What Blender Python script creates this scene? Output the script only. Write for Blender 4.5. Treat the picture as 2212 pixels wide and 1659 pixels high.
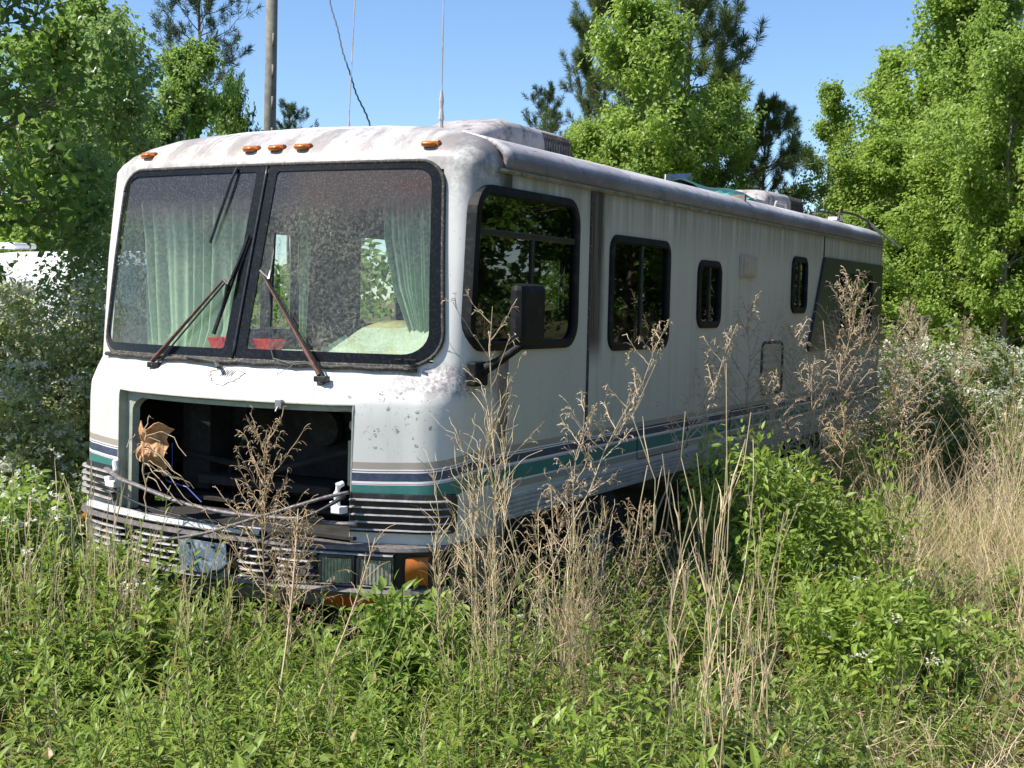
import bpy, math, random
import numpy as np
from mathutils import Matrix, Vector
rng = np.random.default_rng(7)
random.seed(7)
for o in list(bpy.data.objects): bpy.data.objects.remove(o)
SC = bpy.context.scene
COL = SC.collection
H = 1.85            # height of the camera above the ground

# ------------------------------------------------------------------ camera, sky, sun
yaw, pit, rol = .4916, .0633, -.0225
F = Vector((-math.sin(yaw)*math.cos(pit), math.cos(yaw)*math.cos(pit), -math.sin(pit)))
R = Vector((math.cos(yaw), math.sin(yaw), 0)); U = R.cross(F)
R2 = R*math.cos(rol)-U*math.sin(rol); U2 = R*math.sin(rol)+U*math.cos(rol)
cam = bpy.data.cameras.new('camera'); co = bpy.data.objects.new('camera', cam); COL.objects.link(co)
m = Matrix((R2, U2, -F)).transposed().to_4x4(); m.translation = Vector((3.2747, -5.624, H))
co.matrix_world = m
cam.sensor_width = 36; cam.lens = 36*2867.5/2212; cam.clip_start = .05; cam.clip_end = 2000
SC.camera = co
SUN = Vector((-.44, -.46, .771)).normalized()
world = bpy.data.worlds.new('World'); SC.world = world; world.use_nodes = True
nt = world.node_tree
for n in list(nt.nodes): nt.nodes.remove(n)
sky = nt.nodes.new('ShaderNodeTexSky'); sky.sky_type = 'NISHITA'; sky.sun_disc = False
sky.sun_elevation = math.asin(SUN.z); sky.sun_rotation = math.atan2(SUN.x, SUN.y)
sky.air_density = 1.0; sky.air_density = .9; sky.dust_density = .15; sky.ozone_density = 6.0
bg = nt.nodes.new('ShaderNodeBackground'); bg.inputs[1].default_value = .115
wo = nt.nodes.new('ShaderNodeOutputWorld')
nt.links.new(sky.outputs[0], bg.inputs[0]); nt.links.new(bg.outputs[0], wo.inputs[0])
sl = bpy.data.lights.new('sun', 'SUN'); sl.energy = 5.0; sl.angle = math.radians(.5); sl.color = (1, .955, .88)
so = bpy.data.objects.new('sun', sl); COL.objects.link(so)
so.rotation_euler = SUN.to_track_quat('Z', 'Y').to_euler()
SC.view_settings.view_transform = 'Standard'; SC.view_settings.look = 'None'
SC.view_settings.exposure = .72; SC.view_settings.gamma = 1
SC.cycles.max_bounces = 10; SC.cycles.transparent_max_bounces = 16
SC.cycles.transmission_bounces = 6; SC.cycles.diffuse_bounces = 4

# ------------------------------------------------------------------ materials
class N:
    """tiny node builder"""
    def __init__(s, name):
        s.m = bpy.data.materials.new(name); s.m.use_nodes = True; s.t = s.m.node_tree
        for n in list(s.t.nodes): s.t.nodes.remove(n)
        s.out = s.t.nodes.new('ShaderNodeOutputMaterial')
    def n(s, kind, **kw):
        nd = s.t.nodes.new(kind)
        for k, v in kw.items():
            if k.startswith('i_'):
                key = k[2:].replace('_', ' ')
                s.set(nd, key, v)
            else: setattr(nd, k, v)
        return nd
    def set(s, nd, key, v):
        inp = nd.inputs[int(key)] if str(key).isdigit() else nd.inputs[key]
        if isinstance(v, bpy.types.NodeSocket): s.t.links.new(v, inp)
        elif isinstance(v, bpy.types.Node): s.t.links.new(v.outputs[0], inp)
        else:
            if isinstance(v, tuple) and len(v) == 3 and inp.type == 'RGBA': v = v+(1,)
            inp.default_value = v
    def math(s, op, a, b=0., c=None, clamp=False):
        nd = s.t.nodes.new('ShaderNodeMath'); nd.operation = op; nd.use_clamp = clamp
        s.set(nd, 0, a); s.set(nd, 1, b)
        if c is not None: s.set(nd, 2, c)
        return nd.outputs[0]
    def mix(s, f, a, b):
        nd = s.t.nodes.new('ShaderNodeMix'); nd.data_type = 'RGBA'
        for i, v in ((0, f), (6, a), (7, b)):
            if isinstance(v, bpy.types.NodeSocket): s.t.links.new(v, nd.inputs[i])
            else: nd.inputs[i].default_value = (v+(1,)) if isinstance(v, tuple) and len(v) == 3 else v
        return nd.outputs[2]
    def noise(s, scale, detail=4, rough=.6, vec=None, stretch=None):
        nd = s.t.nodes.new('ShaderNodeTexNoise'); nd.inputs['Scale'].default_value = scale
        nd.inputs['Detail'].default_value = detail; nd.inputs['Roughness'].default_value = rough
        v = vec if vec is not None else s.obj()
        if stretch:
            mp = s.t.nodes.new('ShaderNodeMapping'); mp.inputs['Scale'].default_value = stretch
            s.t.links.new(v, mp.inputs[0]); v = mp.outputs[0]
        s.t.links.new(v, nd.inputs['Vector']); return nd.outputs[0]
    def obj(s):
        if not hasattr(s, '_g'): s._g = s.t.nodes.new('ShaderNodeNewGeometry')
        return s._g.outputs['Position']
    def ocoord(s):
        if not hasattr(s, '_o'): s._o = s.t.nodes.new('ShaderNodeTexCoord')
        return s._o.outputs['Object']
    def ramp(s, f, lo, hi):      # smooth step lo..hi
        nd = s.t.nodes.new('ShaderNodeMapRange'); nd.interpolation_type = 'SMOOTHSTEP'
        s.set(nd, 0, f); nd.inputs[1].default_value = lo; nd.inputs[2].default_value = hi
        return nd.outputs[0]
    def xyz(s, v):
        nd = s.t.nodes.new('ShaderNodeSeparateXYZ'); s.t.links.new(v, nd.inputs[0]); return nd.outputs
    def attr(s, name):
        nd = s.t.nodes.new('ShaderNodeAttribute'); nd.attribute_name = name; return nd.outputs['Fac']
    def pbr(s, col, rough=.5, metal=0., spec=.5, **kw):
        p = s.t.nodes.new('ShaderNodeBsdfPrincipled')
        s.set(p, 'Base Color', col); s.set(p, 'Roughness', rough); s.set(p, 'Metallic', metal)
        s.set(p, 'Specular IOR Level', spec)
        for k, v in kw.items(): s.set(p, k.replace('_', ' '), v)
        return p
    def bump(s, h, strength=.3, dist=.01):
        b = s.t.nodes.new('ShaderNodeBump'); b.inputs['Strength'].default_value = strength
        b.inputs['Distance'].default_value = dist; s.set(b, 'Height', h); return b.outputs[0]
    def done(s, sh):
        s.t.links.new(sh if isinstance(sh, bpy.types.NodeSocket) else sh.outputs[0], s.out.inputs[0]); return s.m

def simple(name, col, rough=.5, metal=0., var=.25, scale=8, spec=.5, dirt=None, dirt_amt=.5, bump=0):
    b = N(name); f = b.noise(scale, 5, .65)
    c = b.mix(b.ramp(f, .3, .7), tuple(x*(1-var) for x in col), tuple(min(1, x*(1+var)) for x in col))
    if dirt:
        g = b.noise(scale*2.3, 6, .7)
        c = b.mix(b.math('MULTIPLY', b.ramp(g, .5, .68), dirt_amt), c, dirt)
    kw = {}
    if bump: kw['Normal'] = b.bump(b.noise(scale*6, 4), bump, .01)
    return b.done(b.pbr(c, rough, metal, spec, **kw))

def leafmat(name, dark, light, trans=.4, rough=.5, patch=.35, third=None):
    b = N(name)
    t = b.attr('tint')
    f = b.math('ADD', b.math('MULTIPLY', t, 1-patch), b.math('MULTIPLY', b.noise(.9, 2), patch))
    c = b.mix(f, dark, light)
    if third: c = b.mix(b.ramp(t, .90, .95), c, third)
    p = b.pbr(c, rough, 0, .4)
    tr = b.n('ShaderNodeBsdfTranslucent'); 
    b.set(tr, 'Color', b.mix(.5, c, tuple(min(1, x*1.7) for x in light)))
    mx = b.n('ShaderNodeMixShader'); mx.inputs[0].default_value = trans
    b.t.links.new(p.outputs[0], mx.inputs[1]); b.t.links.new(tr.outputs[0], mx.inputs[2])
    return b.done(mx)

M = {}
M['weed'] = leafmat('weed_leaf', (.085, .15, .02), (.34, .44, .075), .38, .45, third=(.3, .24, .07))
M['weed2'] = leafmat('young_weed_leaf', (.12, .19, .03), (.30, .41, .075), .42, .45)
M['bramble'] = leafmat('bramble_leaf', (.06, .11, .018), (.23, .30, .06), .35, .42, third=(.28, .17, .06))
M['yellowing'] = leafmat('yellowing_leaf', (.20, .22, .05), (.42, .36, .10), .35, .5, third=(.3, .14, .06))
M['palebramble'] = leafmat('pale_bramble_leaf', (.16, .20, .065), (.44, .50, .20), .45, .5, third=(.3, .2, .1))
M['grass'] = leafmat('grass_blade', (.10, .18, .035), (.26, .34, .08), .35, .5, third=(.45, .36, .2))
M['straw'] = leafmat('dry_straw', (.38, .28, .15), (.74, .60, .38), .2, .6, third=(.2, .12, .06))
M['palestraw'] = leafmat('pale_straw', (.48, .36, .19), (.80, .64, .40), .2, .6)
M['deadstem'] = leafmat('dead_weed', (.27, .195, .115), (.60, .48, .32), .05, .7)
M['darkdead'] = leafmat('dark_dead_leaf', (.045, .03, .022), (.15, .1, .07), .05, .8)
M['redstem'] = leafmat('reddish_stem', (.27, .175, .095), (.50, .37, .215), .0, .7)
M['stem'] = leafmat('green_stem', (.07, .1, .03), (.16, .17, .06), .0, .6)
M['petal'] = leafmat('white_petal', (.62, .60, .46), (.86, .84, .70), .35, .6)
M['gum'] = leafmat('sweetgum_leaf', (.11, .19, .035), (.38, .50, .10), .5, .4)
M['gum2'] = leafmat('broad_leaf', (.09, .16, .03), (.30, .42, .08), .5, .45)
M['neartree'] = leafmat('near_tree_leaf_shaded', (.045, .105, .018), (.17, .27, .045), .5, .4)  # greens darkened so the leaf colour carries this tree's shade
M['sapling'] = leafmat('pale_sapling_leaf', (.12, .22, .04), (.3, .4, .14), .4, .35)
M['needle'] = leafmat('pine_needle', (.025, .055, .018), (.08, .13, .035), .15, .5)
M['needlelight'] = leafmat('pine_needle_light', (.05, .09, .022), (.20, .26, .07), .25, .5)
M['forest'] = leafmat('forest_leaf', (.05, .11, .02), (.18, .29, .05), .45, .45)
M['bark'] = simple('bark', (.16, .12, .09), .9, var=.4, scale=9, bump=.6)
M['palebark'] = simple('pale_bark', (.27, .23, .19), .9, var=.35, scale=9, bump=.5)

def body_mat(name, side=False, base=(.62, .605, .57)):
    b = N(name)
    P = b.obj(); X, Y, Z = b.xyz(P)
    zr = b.math('SUBTRACT', Z, H)                    # height relative to eye level
    off = b.math('MULTIPLY', b.ramp(Y, .1, -.3), .045)
    zz = b.math('ADD', zr, off)
    col = b.mix(b.noise(2.2, 5, .7), tuple(x*.9 for x in base), base)
    streak = b.noise(1., 6, .75, stretch=(10, 10, .45))
    if side:
        tex = b.noise(160, 2, .5)
        col = b.mix(b.math('MULTIPLY', tex, .12), col, (.55, .55, .52))
        col = b.mix(b.math('MULTIPLY', b.math('MULTIPLY', b.ramp(streak, .46, .68), b.ramp(b.noise(1.1, 3), .35, .65)), .5), col, (.30, .28, .22))
        col = b.mix(b.math('MULTIPLY', b.ramp(b.noise(26, 6, .8), .56, .66), .45), col, (.25, .23, .19))
        # run-off below the gutter
        gu = b.math('MULTIPLY', b.ramp(zr, .25, .66), b.ramp(b.noise(1, 5, .7, stretch=(14, 14, .3)), .35, .62))
        col = b.mix(b.math('MULTIPLY', gu, .75), col, (.21, .19, .14))
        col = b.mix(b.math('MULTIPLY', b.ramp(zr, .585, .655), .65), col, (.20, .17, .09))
        # dark stain behind the cab window
        yy = b.math('ADD', Y, b.math('MULTIPLY', b.math('SUBTRACT', b.noise(1, 4, .7, stretch=(6, 6, 1.2)), .5), .12))
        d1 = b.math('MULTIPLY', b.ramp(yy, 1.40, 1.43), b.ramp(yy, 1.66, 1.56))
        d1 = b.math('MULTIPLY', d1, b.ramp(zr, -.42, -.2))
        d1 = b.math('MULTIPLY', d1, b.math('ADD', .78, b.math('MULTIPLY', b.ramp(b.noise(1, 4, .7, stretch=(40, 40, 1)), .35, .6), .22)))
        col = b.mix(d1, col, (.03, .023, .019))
        # olive stain below the cab window, streaks below other windows
        for y0, w, z0, z1, a, c in ((.14, .11, -.27, -.75, .62, (.17, .16, .09)), (1.78, .05, -.31, -.5, .6, (.15, .14, .08)),
                                    (3.5, .04, -.2, -.55, .4, (.2, .19, .14)), (.03, .03, -.3, -.9, .55, (.12, .1, .07))):
            s_ = b.math('SUBTRACT', 1., b.math('DIVIDE', b.math('ABSOLUTE', b.math('SUBTRACT', yy, y0)), w), clamp=True)
            s_ = b.math('MULTIPLY', b.ramp(s_, 0, .6), b.ramp(zr, z1, z1+.3))
            s_ = b.math('MULTIPLY', s_, b.ramp(zr, z0, z0-.03))
            s_ = b.math('MULTIPLY', s_, b.ramp(b.noise(30, 5, .7), .25, .6))
            col = b.mix(b.math('MULTIPLY', s_, a), col, c)
        # soot smear near the rear
        sy = b.math('SUBTRACT', 1., b.math('DIVIDE', b.math('ABSOLUTE', b.math('SUBTRACT', Y, 5.2)), .6), clamp=True)
        sz = b.math('SUBTRACT', 1., b.math('DIVIDE', b.math('ABSOLUTE', b.math('ADD', zr, .25)), .38), clamp=True)
        sm = b.math('MULTIPLY', b.math('MULTIPLY', sy, sz), b.ramp(b.noise(11, 6, .75), .42, .66))
        col = b.mix(b.math('MULTIPLY', sm, .85), col, (.16, .13, .12))
        # grime just above the skirt
        gr = b.math('MULTIPLY', b.ramp(zr, -.95, -1.1), b.ramp(b.noise(5, 6, .7), .3, .65))
        col = b.mix(b.math('MULTIPLY', gr, .5), col, (.22, .21, .18))
    else:
        # mauve grey mildew, thick on the brow and the cowl corner
        br = b.math('MULTIPLY', b.ramp(zr, .56, .74), b.ramp(b.noise(1, 6, .74, stretch=(6.5, 1.5, 1.6)), .36, .60))
        fr_ = b.math('MULTIPLY', b.ramp(b.noise(1, 6, .75, stretch=(8, 3, 1.0)), .5, .74), b.ramp(zr, -.3, -.5))
        col = b.mix(b.math('MULTIPLY', fr_, .4), col, (.40, .36, .31))
        col = b.mix(b.math('MULTIPLY', br, .85), col, (.25, .21, .195))
        br2 = b.math('MULTIPLY', b.ramp(zr, .60, .80), b.ramp(b.noise(24, 6, .75), .54, .63))
        col = b.mix(b.math('MULTIPLY', br2, .6), col, (.24, .19, .18))
        cor = b.math('MULTIPLY', b.ramp(X, -.42, -.02), b.ramp(zr, .30, .70))
        cor = b.math('MULTIPLY', cor, b.ramp(b.noise(7, 6, .8), .34, .6))
        col = b.mix(b.math('MULTIPLY', cor, .8), col, (.17, .155, .14))
        gv = b.math('MULTIPLY', b.ramp(Y, .26, .4), b.ramp(X, -.25, -.06))
        col = b.mix(b.math('MULTIPLY', gv, b.ramp(b.noise(6, 6, .8), .25, .55)), col, (.06, .05, .045))
        ce = b.math('MULTIPLY', b.ramp(X, -.62, -.1), b.math('MULTIPLY', b.ramp(zr, -.52, -.44), b.ramp(zr, -.30, -.36)))
        ce = b.math('MULTIPLY', ce, b.ramp(b.noise(38, 6, .8), .40, .58))
        col = b.mix(b.math('MULTIPLY', ce, .85), col, (.20, .165, .17))
        hd = b.math('MULTIPLY', b.math('MULTIPLY', b.ramp(zr, -.5, -.42), b.ramp(zr, -.3, -.36)), b.ramp(b.noise(1, 6, .75, stretch=(12, 3, 4)), .5, .7))
        col = b.mix(b.math('MULTIPLY', hd, .5), col, (.38, .30, .28))
        # lichen and paint blisters on the right of the nose
        vo = b.n('ShaderNodeTexVoronoi', feature='F1'); vo.inputs['Scale'].default_value = 21
        vo.inputs['Randomness'].default_value = 1; b.t.links.new(P, vo.inputs['Vector'])
        sep = b.n('ShaderNodeSeparateColor'); b.t.links.new(vo.outputs['Color'], sep.inputs[0])
        rad = b.math('ADD', .02, b.math('MULTIPLY', b.math('POWER', sep.outputs[0], 3.2), .50))
        dd = b.math('ADD', vo.outputs['Distance'], b.math('MULTIPLY', b.math('SUBTRACT', b.noise(75, 4, .75), .5), .55))
        spot = b.math('MAXIMUM', b.math('LESS_THAN', dd, b.math('MULTIPLY', rad, .8)), b.math('GREATER_THAN', b.math('ADD', b.noise(26, 6, .78), b.math('MULTIPLY', b.noise(5, 2), .25)), .735))
        zone = b.math('MULTIPLY', b.ramp(X, -.75, -.45), b.ramp(X, .02, -.25))
        zone = b.math('MULTIPLY', zone, b.math('MULTIPLY', b.ramp(zr, -.82, -.6), b.ramp(zr, -.38, -.46)))
        zone = b.math('GREATER_THAN', b.math('MULTIPLY', zone, b.math('ADD', .3, sep.outputs[1])), .22)
        spc = b.mix(b.ramp(b.noise(120, 3), .4, .6), (.10, .10, .085), (.5, .5, .45))
        col = b.mix(b.math('MULTIPLY', b.math('MULTIPLY', spot, zone), .9), col, spc)
        vo2 = b.n('ShaderNodeTexVoronoi', feature='F1'); vo2.inputs['Scale'].default_value = 30; b.t.links.new(P, vo2.inputs['Vector'])
        sp2 = b.math('MULTIPLY', b.math('LESS_THAN', vo2.outputs['Distance'], .10), b.math('GREATER_THAN', b.noise(4, 2), .5))
        col = b.mix(b.math('MULTIPLY', sp2, .5), col, (.17, .15, .13))
    # painted stripes (flat print)
    z0 = -.762
    bands = [(0, .034, (.33, .28, .23)), (.034, .041, (.78, .77, .75)), (.041, .046, (.20, .05, .10)), (.046, .052, (.78, .77, .75)),
             (.052, .093, (.012, .028, .075)), (.093, .104, (.78, .77, .75)), (.104, .108, (.5, .16, .28)), (.108, .111, (.7, .7, .7)),
             (.111, .186, (.004, .15, .125)), (.186, .196, (.72, .71, .68)), (.196, .232, (.33, .28, .23))]
    wob = b.math('MULTIPLY', b.math('SUBTRACT', b.noise(3, 2), .5), .004)
    dz = b.math('ADD', b.math('SUBTRACT', z0, zz), wob)
    fade = b.math('MULTIPLY', b.ramp(b.noise(14, 6, .8), .2, .75), 1.8)
    for a, c_, cc in bands:
        if not side and a > .19: continue
        f = b.math('MULTIPLY', b.math('GREATER_THAN', dz, a), b.math('LESS_THAN', dz, c_))
        col = b.mix(f, col, b.mix(b.math('MULTIPLY', fade, .22), cc, tuple(x*.55+.15 for x in cc)))
    fine = b.ramp(b.noise(60, 5, .8), .57, .68)
    col = b.mix(b.math('MULTIPLY', fine, .3), col, (.30, .27, .24))
    nrm = b.bump(b.noise(90 if side else 35, 4, .6), .12, .004)
    return b.done(b.pbr(col, .42 if not side else .55, 0, .45, Normal=nrm))
M['cap'] = body_mat('fibreglass_front')
M['wall'] = body_mat('sidewall_panel', True, (.54, .515, .44))

def roofm():
    b = N('weathered_shaded_roof'); X, Y, Z = b.xyz(b.obj())
    f = b.noise(1, 6, .75, stretch=(3, .8, 3)); g = b.noise(12, 6, .8)
    c = b.mix(b.ramp(f, .3, .62), (.78, .76, .75), (.40, .37, .375))
    c = b.mix(b.math('MULTIPLY', b.ramp(g, .52, .66), .6), c, (.17, .14, .15))
    low = b.math('MULTIPLY', b.ramp(b.math('ADD', Z, b.math('MULTIPLY', b.noise(1, 5, .75, stretch=(6, 2.5, 6)), .05)), H+.805, H+.745), .95)  # lower rolled edge: grime and shade painted together, pale above
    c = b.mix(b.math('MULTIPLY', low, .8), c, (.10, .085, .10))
    return b.done(b.pbr(c, .6, 0, .3, Normal=b.bump(g, .15)))
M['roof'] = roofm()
M['capshade'] = simple('cap_inside', (.33, .35, .28), .6, var=.15, dirt=(.15, .14, .1))
M['black'] = simple('black_trim', (.012, .012, .013), .38, var=.3, dirt=(.07, .065, .05), dirt_amt=.5)
M['mirrorblack'] = simple('dull_black_shell', (.008, .008, .009), .6, var=.3, spec=.2, dirt=(.05, .05, .045), dirt_amt=.5)
M['olive'] = simple('mossy_gutter', (.27, .25, .17), .8, var=.3, scale=14, dirt=(.09, .08, .05), dirt_amt=.9)
M['gasket'] = simple('dirty_rubber', (.03, .027, .024), .75, var=.4, scale=30, dirt=(.2, .17, .13), dirt_amt=.9)
M['frit'] = simple('black_glass_border', (.006, .006, .006), .28, var=.2, spec=.22, dirt=(.06, .06, .05), dirt_amt=.35, scale=30)
M['greyplastic'] = simple('grey_bumper_plastic', (.14, .12, .115), .5, var=.3, dirt=(.3, .27, .24), dirt_amt=.6, scale=14)
M['slatgrey'] = simple('sun_bleached_slat', (.36, .33, .32), .42, var=.3, dirt=(.42, .38, .36), dirt_amt=.7, scale=16)
M['strip'] = simple('loose_trim_strip', (.13, .11, .11), .5, var=.3, dirt=(.36, .32, .30), dirt_amt=.9, scale=22)
M['chrome'] = simple('scuffed_white_moulding', (.62, .61, .6), .35, var=.1, dirt=(.12, .1, .1), dirt_amt=.7, scale=20)
M['amber'] = simple('amber_lens', (.50, .15, .02), .25, var=.2, dirt=(.3, .12, .04))
M['amberdark'] = simple('dark_amber_lens', (.4, .09, .012), .25, var=.3, dirt=(.08, .03, .01))
M['rust'] = simple('rusty_arm', (.11, .045, .03), .7, var=.5, scale=30, dirt=(.03, .02, .02))
M['steel'] = simple('grey_steel', (.3, .3, .31), .4, .6, dirt=(.2, .14, .1))
M['alu'] = simple('ribbed_skirt', (.46, .45, .43), .45, .15, var=.12, dirt=(.2, .2, .2), dirt_amt=.5)
M['plate'] = simple('licence_plate_face', (.20, .27, .36), .3, .3, var=.2, scale=11, dirt=(.65, .68, .72), dirt_amt=.9)
M['tyre'] = simple('tyre_rubber', (.02, .02, .02), .85)
M['dark'] = simple('engine_bay_dark', (.018, .016, .014), .9, var=.6, dirt=(.06, .045, .03))
M['dash'] = simple('bleached_dashboard', (.60, .64, .50), .6, var=.1, scale=3, dirt=(.55, .42, .16), dirt_amt=.6)
M['dashold'] = simple('yellowed_dash_top', (.66, .56, .30), .65, var=.2, scale=3, dirt=(.4, .4, .25), dirt_amt=.6)
M['cabin'] = simple('cabin_lining', (.20, .17, .13), .85, var=.3, dirt=(.08, .07, .05))
M['seat'] = simple('cabin_seat_cloth', (.10, .10, .09), .9, var=.3)
M['seatpale'] = simple('pale_cloth', (.30, .40, .38), .9, var=.2)
M['red'] = simple('red_plastic', (.9, .03, .012), .35, var=.1)
M['green'] = simple('green_tarpaulin', (.03, .10, .085), .5, var=.3, scale=4, dirt=(.1, .16, .14))
M['teal'] = simple('teal_cloth', (.1, .42, .36), .7, var=.2)
M['cardboard'] = simple('torn_brown_card', (.42, .21, .09), .8, var=.3, dirt=(.6, .42, .24), dirt_amt=.8, scale=14)
M['white'] = simple('white_paint', (.8, .8, .8), .4, var=.06, dirt=(.5, .48, .45), dirt_amt=.3, scale=2)
M['ac'] = simple('mildewed_shroud', (.42, .385, .37), .6, var=.25, scale=4, dirt=(.10, .085, .08), dirt_amt=.9, bump=.15)
M['beige'] = simple('beige_plastic', (.42, .38, .29), .6, var=.1)
M['wood'] = simple('grey_pole_wood', (.20, .185, .15), .85, var=.25, scale=5, dirt=(.15, .13, .1), bump=.3)
M['panelgrey'] = simple('dark_grey_green_panel', (.022, .026, .026), .35, var=.2)
M['wire'] = simple('cable_sheath', (.06, .07, .07), .6)
M['blue'] = simple('blue_wire', (.02, .06, .3), .5)
M['outline'] = simple('emblem_line', (.22, .21, .2), .5)

def curtainm():
    b = N('mint_curtain'); c = b.mix(b.noise(3, 4), (.44, .56, .44), (.66, .74, .60))
    d = b.n('ShaderNodeBsdfDiffuse'); b.set(d, 'Color', c)
    t = b.n('ShaderNodeBsdfTranslucent'); b.set(t, 'Color', c)
    x = b.n('ShaderNodeMixShader'); x.inputs[0].default_value = .35
    b.t.links.new(d.outputs[0], x.inputs[1]); b.t.links.new(t.outputs[0], x.inputs[2])
    return b.done(x)
M['curtain'] = curtainm()

def windshieldm():
    b = N('grimy_windshield_glass'); P = b.obj(); X, Y, Z = b.xyz(P); zr = b.math('SUBTRACT', Z, H)
    tr = b.n('ShaderNodeBsdfTransparent'); b.set(tr, 'Color', (.86, .96, .88))
    gl = b.n('ShaderNodeBsdfGlossy'); b.set(gl, 'Roughness', .04); b.set(gl, 'Color', (1, 1, 1))
    lw = b.n('ShaderNodeLayerWeight'); lw.inputs[0].default_value = .5
    fr = b.math('ADD', .05, b.math('MULTIPLY', b.math('POWER', lw.outputs['Facing'], 5), .9))
    m1 = b.n('ShaderNodeMixShader'); b.set(m1, 0, fr)
    b.t.links.new(tr.outputs[0], m1.inputs[1]); b.t.links.new(gl.outputs[0], m1.inputs[2])
    # grime: film plus speckles
    df = b.n('ShaderNodeBsdfDiffuse')
    film = b.math('ADD', .05, b.math('MULTIPLY', b.ramp(b.noise(2.2, 6, .7), .25, .75), .17))
    mid = b.math('MULTIPLY', b.ramp(X, -1.25, -1.0), b.ramp(X, -.35, -.6))
    vs = b.n('ShaderNodeTexVoronoi'); vs.inputs['Scale'].default_value = 230; b.t.links.new(P, vs.inputs['Vector'])
    sc_ = b.n('ShaderNodeSeparateColor'); b.t.links.new(vs.outputs['Color'], sc_.inputs[0])
    sp = b.math('ADD', b.math('MULTIPLY', b.ramp(sc_.outputs[0], .45, .8), .75), b.math('MULTIPLY', b.ramp(b.noise(45, 6, .8), .4, .7), .5))
    sp = b.math('MULTIPLY', sp, b.math('ADD', .08, b.math('MULTIPLY', b.math('MULTIPLY', mid, b.ramp(b.noise(3.2, 6, .75), .38, .66)), .42)))
    vo = b.n('ShaderNodeTexVoronoi'); vo.inputs['Scale'].default_value = 75; b.t.links.new(P, vo.inputs['Vector'])
    s2 = b.math('MULTIPLY', b.math('LESS_THAN', vo.outputs['Distance'], .13), .3)
    low = b.math('ADD', b.math('MULTIPLY', b.ramp(b.math('ADD', zr, b.math('MULTIPLY', b.noise(6, 4), .08)), -.20, -.30), .22), b.math('MULTIPLY', b.ramp(b.noise(1, 5, .75, stretch=(22, 22, 1.1)), .52, .75), .16))
    amt = b.math('ADD', b.math('ADD', film, sp), b.math('ADD', s2, low), clamp=True)
    amt = b.math('MINIMUM', amt, .85)
    dcol = b.mix(b.ramp(b.noise(60, 2), .35, .65), (.10, .10, .07), (.30, .29, .22))
    b.set(df, 'Color', dcol)
    m2 = b.n('ShaderNodeMixShader'); b.set(m2, 0, amt)
    b.t.links.new(m1.outputs[0], m2.inputs[1]); b.t.links.new(df.outputs[0], m2.inputs[2])
    # delaminated shade band at the top: violet grey, red in the far corner
    band = b.math('ADD', zr, b.math('MULTIPLY', b.math('SUBTRACT', b.noise(3, 4), .5), .06))
    runs = b.math('MULTIPLY', b.math('SUBTRACT', b.noise(1, 4, .7, stretch=(16, 16, .8)), .5), .22)
    bf = b.math('MULTIPLY', b.ramp(b.math('ADD', band, runs), .33, .54), .85)
    bc = b.mix(b.ramp(band, .40, .56), (.12, .105, .125), (.07, .075, .10))
    bc = b.mix(b.math('MULTIPLY', b.ramp(X, -1.15, -.9), .8), bc, (.12, .10, .095))
    rc = b.math('MULTIPLY', b.math('MULTIPLY', b.ramp(X, -.55, -.3), b.ramp(band, .44, .52)), b.ramp(band, .64, .56))
    bc = b.mix(b.math('MULTIPLY', rc, b.math('MULTIPLY', b.ramp(b.noise(16, 5, .75), .4, .7), .4)), bc, (.24, .05, .06))
    bcn = b.mix(b.math('MULTIPLY', b.ramp(sc_.outputs[1], .78, .9), .30), bc, (.40, .38, .36))
    bd = b.n('ShaderNodeBsdfDiffuse'); b.set(bd, 'Color', bcn)
    tb = b.n('ShaderNodeBsdfTransparent'); b.set(tb, 'Color', (.25, .25, .4))
    mb = b.n('ShaderNodeMixShader'); mb.inputs[0].default_value = .62
    b.t.links.new(tb.outputs[0], mb.inputs[1]); b.t.links.new(bd.outputs[0], mb.inputs[2])
    m3 = b.n('ShaderNodeMixShader'); b.set(m3, 0, bf)
    b.t.links.new(m2.outputs[0], m3.inputs[1]); b.t.links.new(mb.outputs[0], m3.inputs[2])
    return b.done(m3)
M['shield'] = windshieldm()
def sideglass():
    b = N('tinted_side_glass')
    tr = b.n('ShaderNodeBsdfTransparent'); b.set(tr, 'Color', (.10, .13, .115))
    gl = b.n('ShaderNodeBsdfGlossy'); b.set(gl, 'Roughness', .012); b.set(gl, 'Color', (.95, 1, .97))
    lw = b.n('ShaderNodeLayerWeight'); lw.inputs[0].default_value = .5
    fr = b.math('ADD', .05, b.math('MULTIPLY', b.math('POWER', lw.outputs['Facing'], 4.0), .9))
    m1 = b.n('ShaderNodeMixShader'); b.set(m1, 0, fr)
    b.t.links.new(tr.outputs[0], m1.inputs[1]); b.t.links.new(gl.outputs[0], m1.inputs[2])
    return b.done(m1)
M['tint'] = sideglass()
def lampglass():
    b = N('headlight_glass')
    w = b.n('ShaderNodeTexWave'); w.inputs['Scale'].default_value = 18; w.inputs['Distortion'].default_value = 2
    b.t.links.new(b.obj(), w.inputs['Vector'])
    c = b.mix(b.noise(30, 3), (.16, .17, .14), (.75, .77, .7))
    return b.done(b.pbr(c, .12, .5, .8, Normal=b.bump(w.outputs[0], .8, .01)))
M['lamp'] = lampglass()
def groundm():
    b = N('weedy_ground'); f = b.noise(1.3, 6, .7); g = b.noise(40, 5, .7); h = b.noise(6, 5, .7)
    c = b.mix(b.ramp(f, .4, .6), (.045, .06, .018), (.17, .13, .065))
    c = b.mix(b.ramp(g, .45, .65), c, (.26, .20, .11))
    c = b.mix(b.math('MULTIPLY', b.ramp(h, .5, .7), .6), c, (.03, .025, .012))
    return b.done(b.pbr(c, .95, 0, .1, Normal=b.bump(g, .8, .04)))
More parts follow.
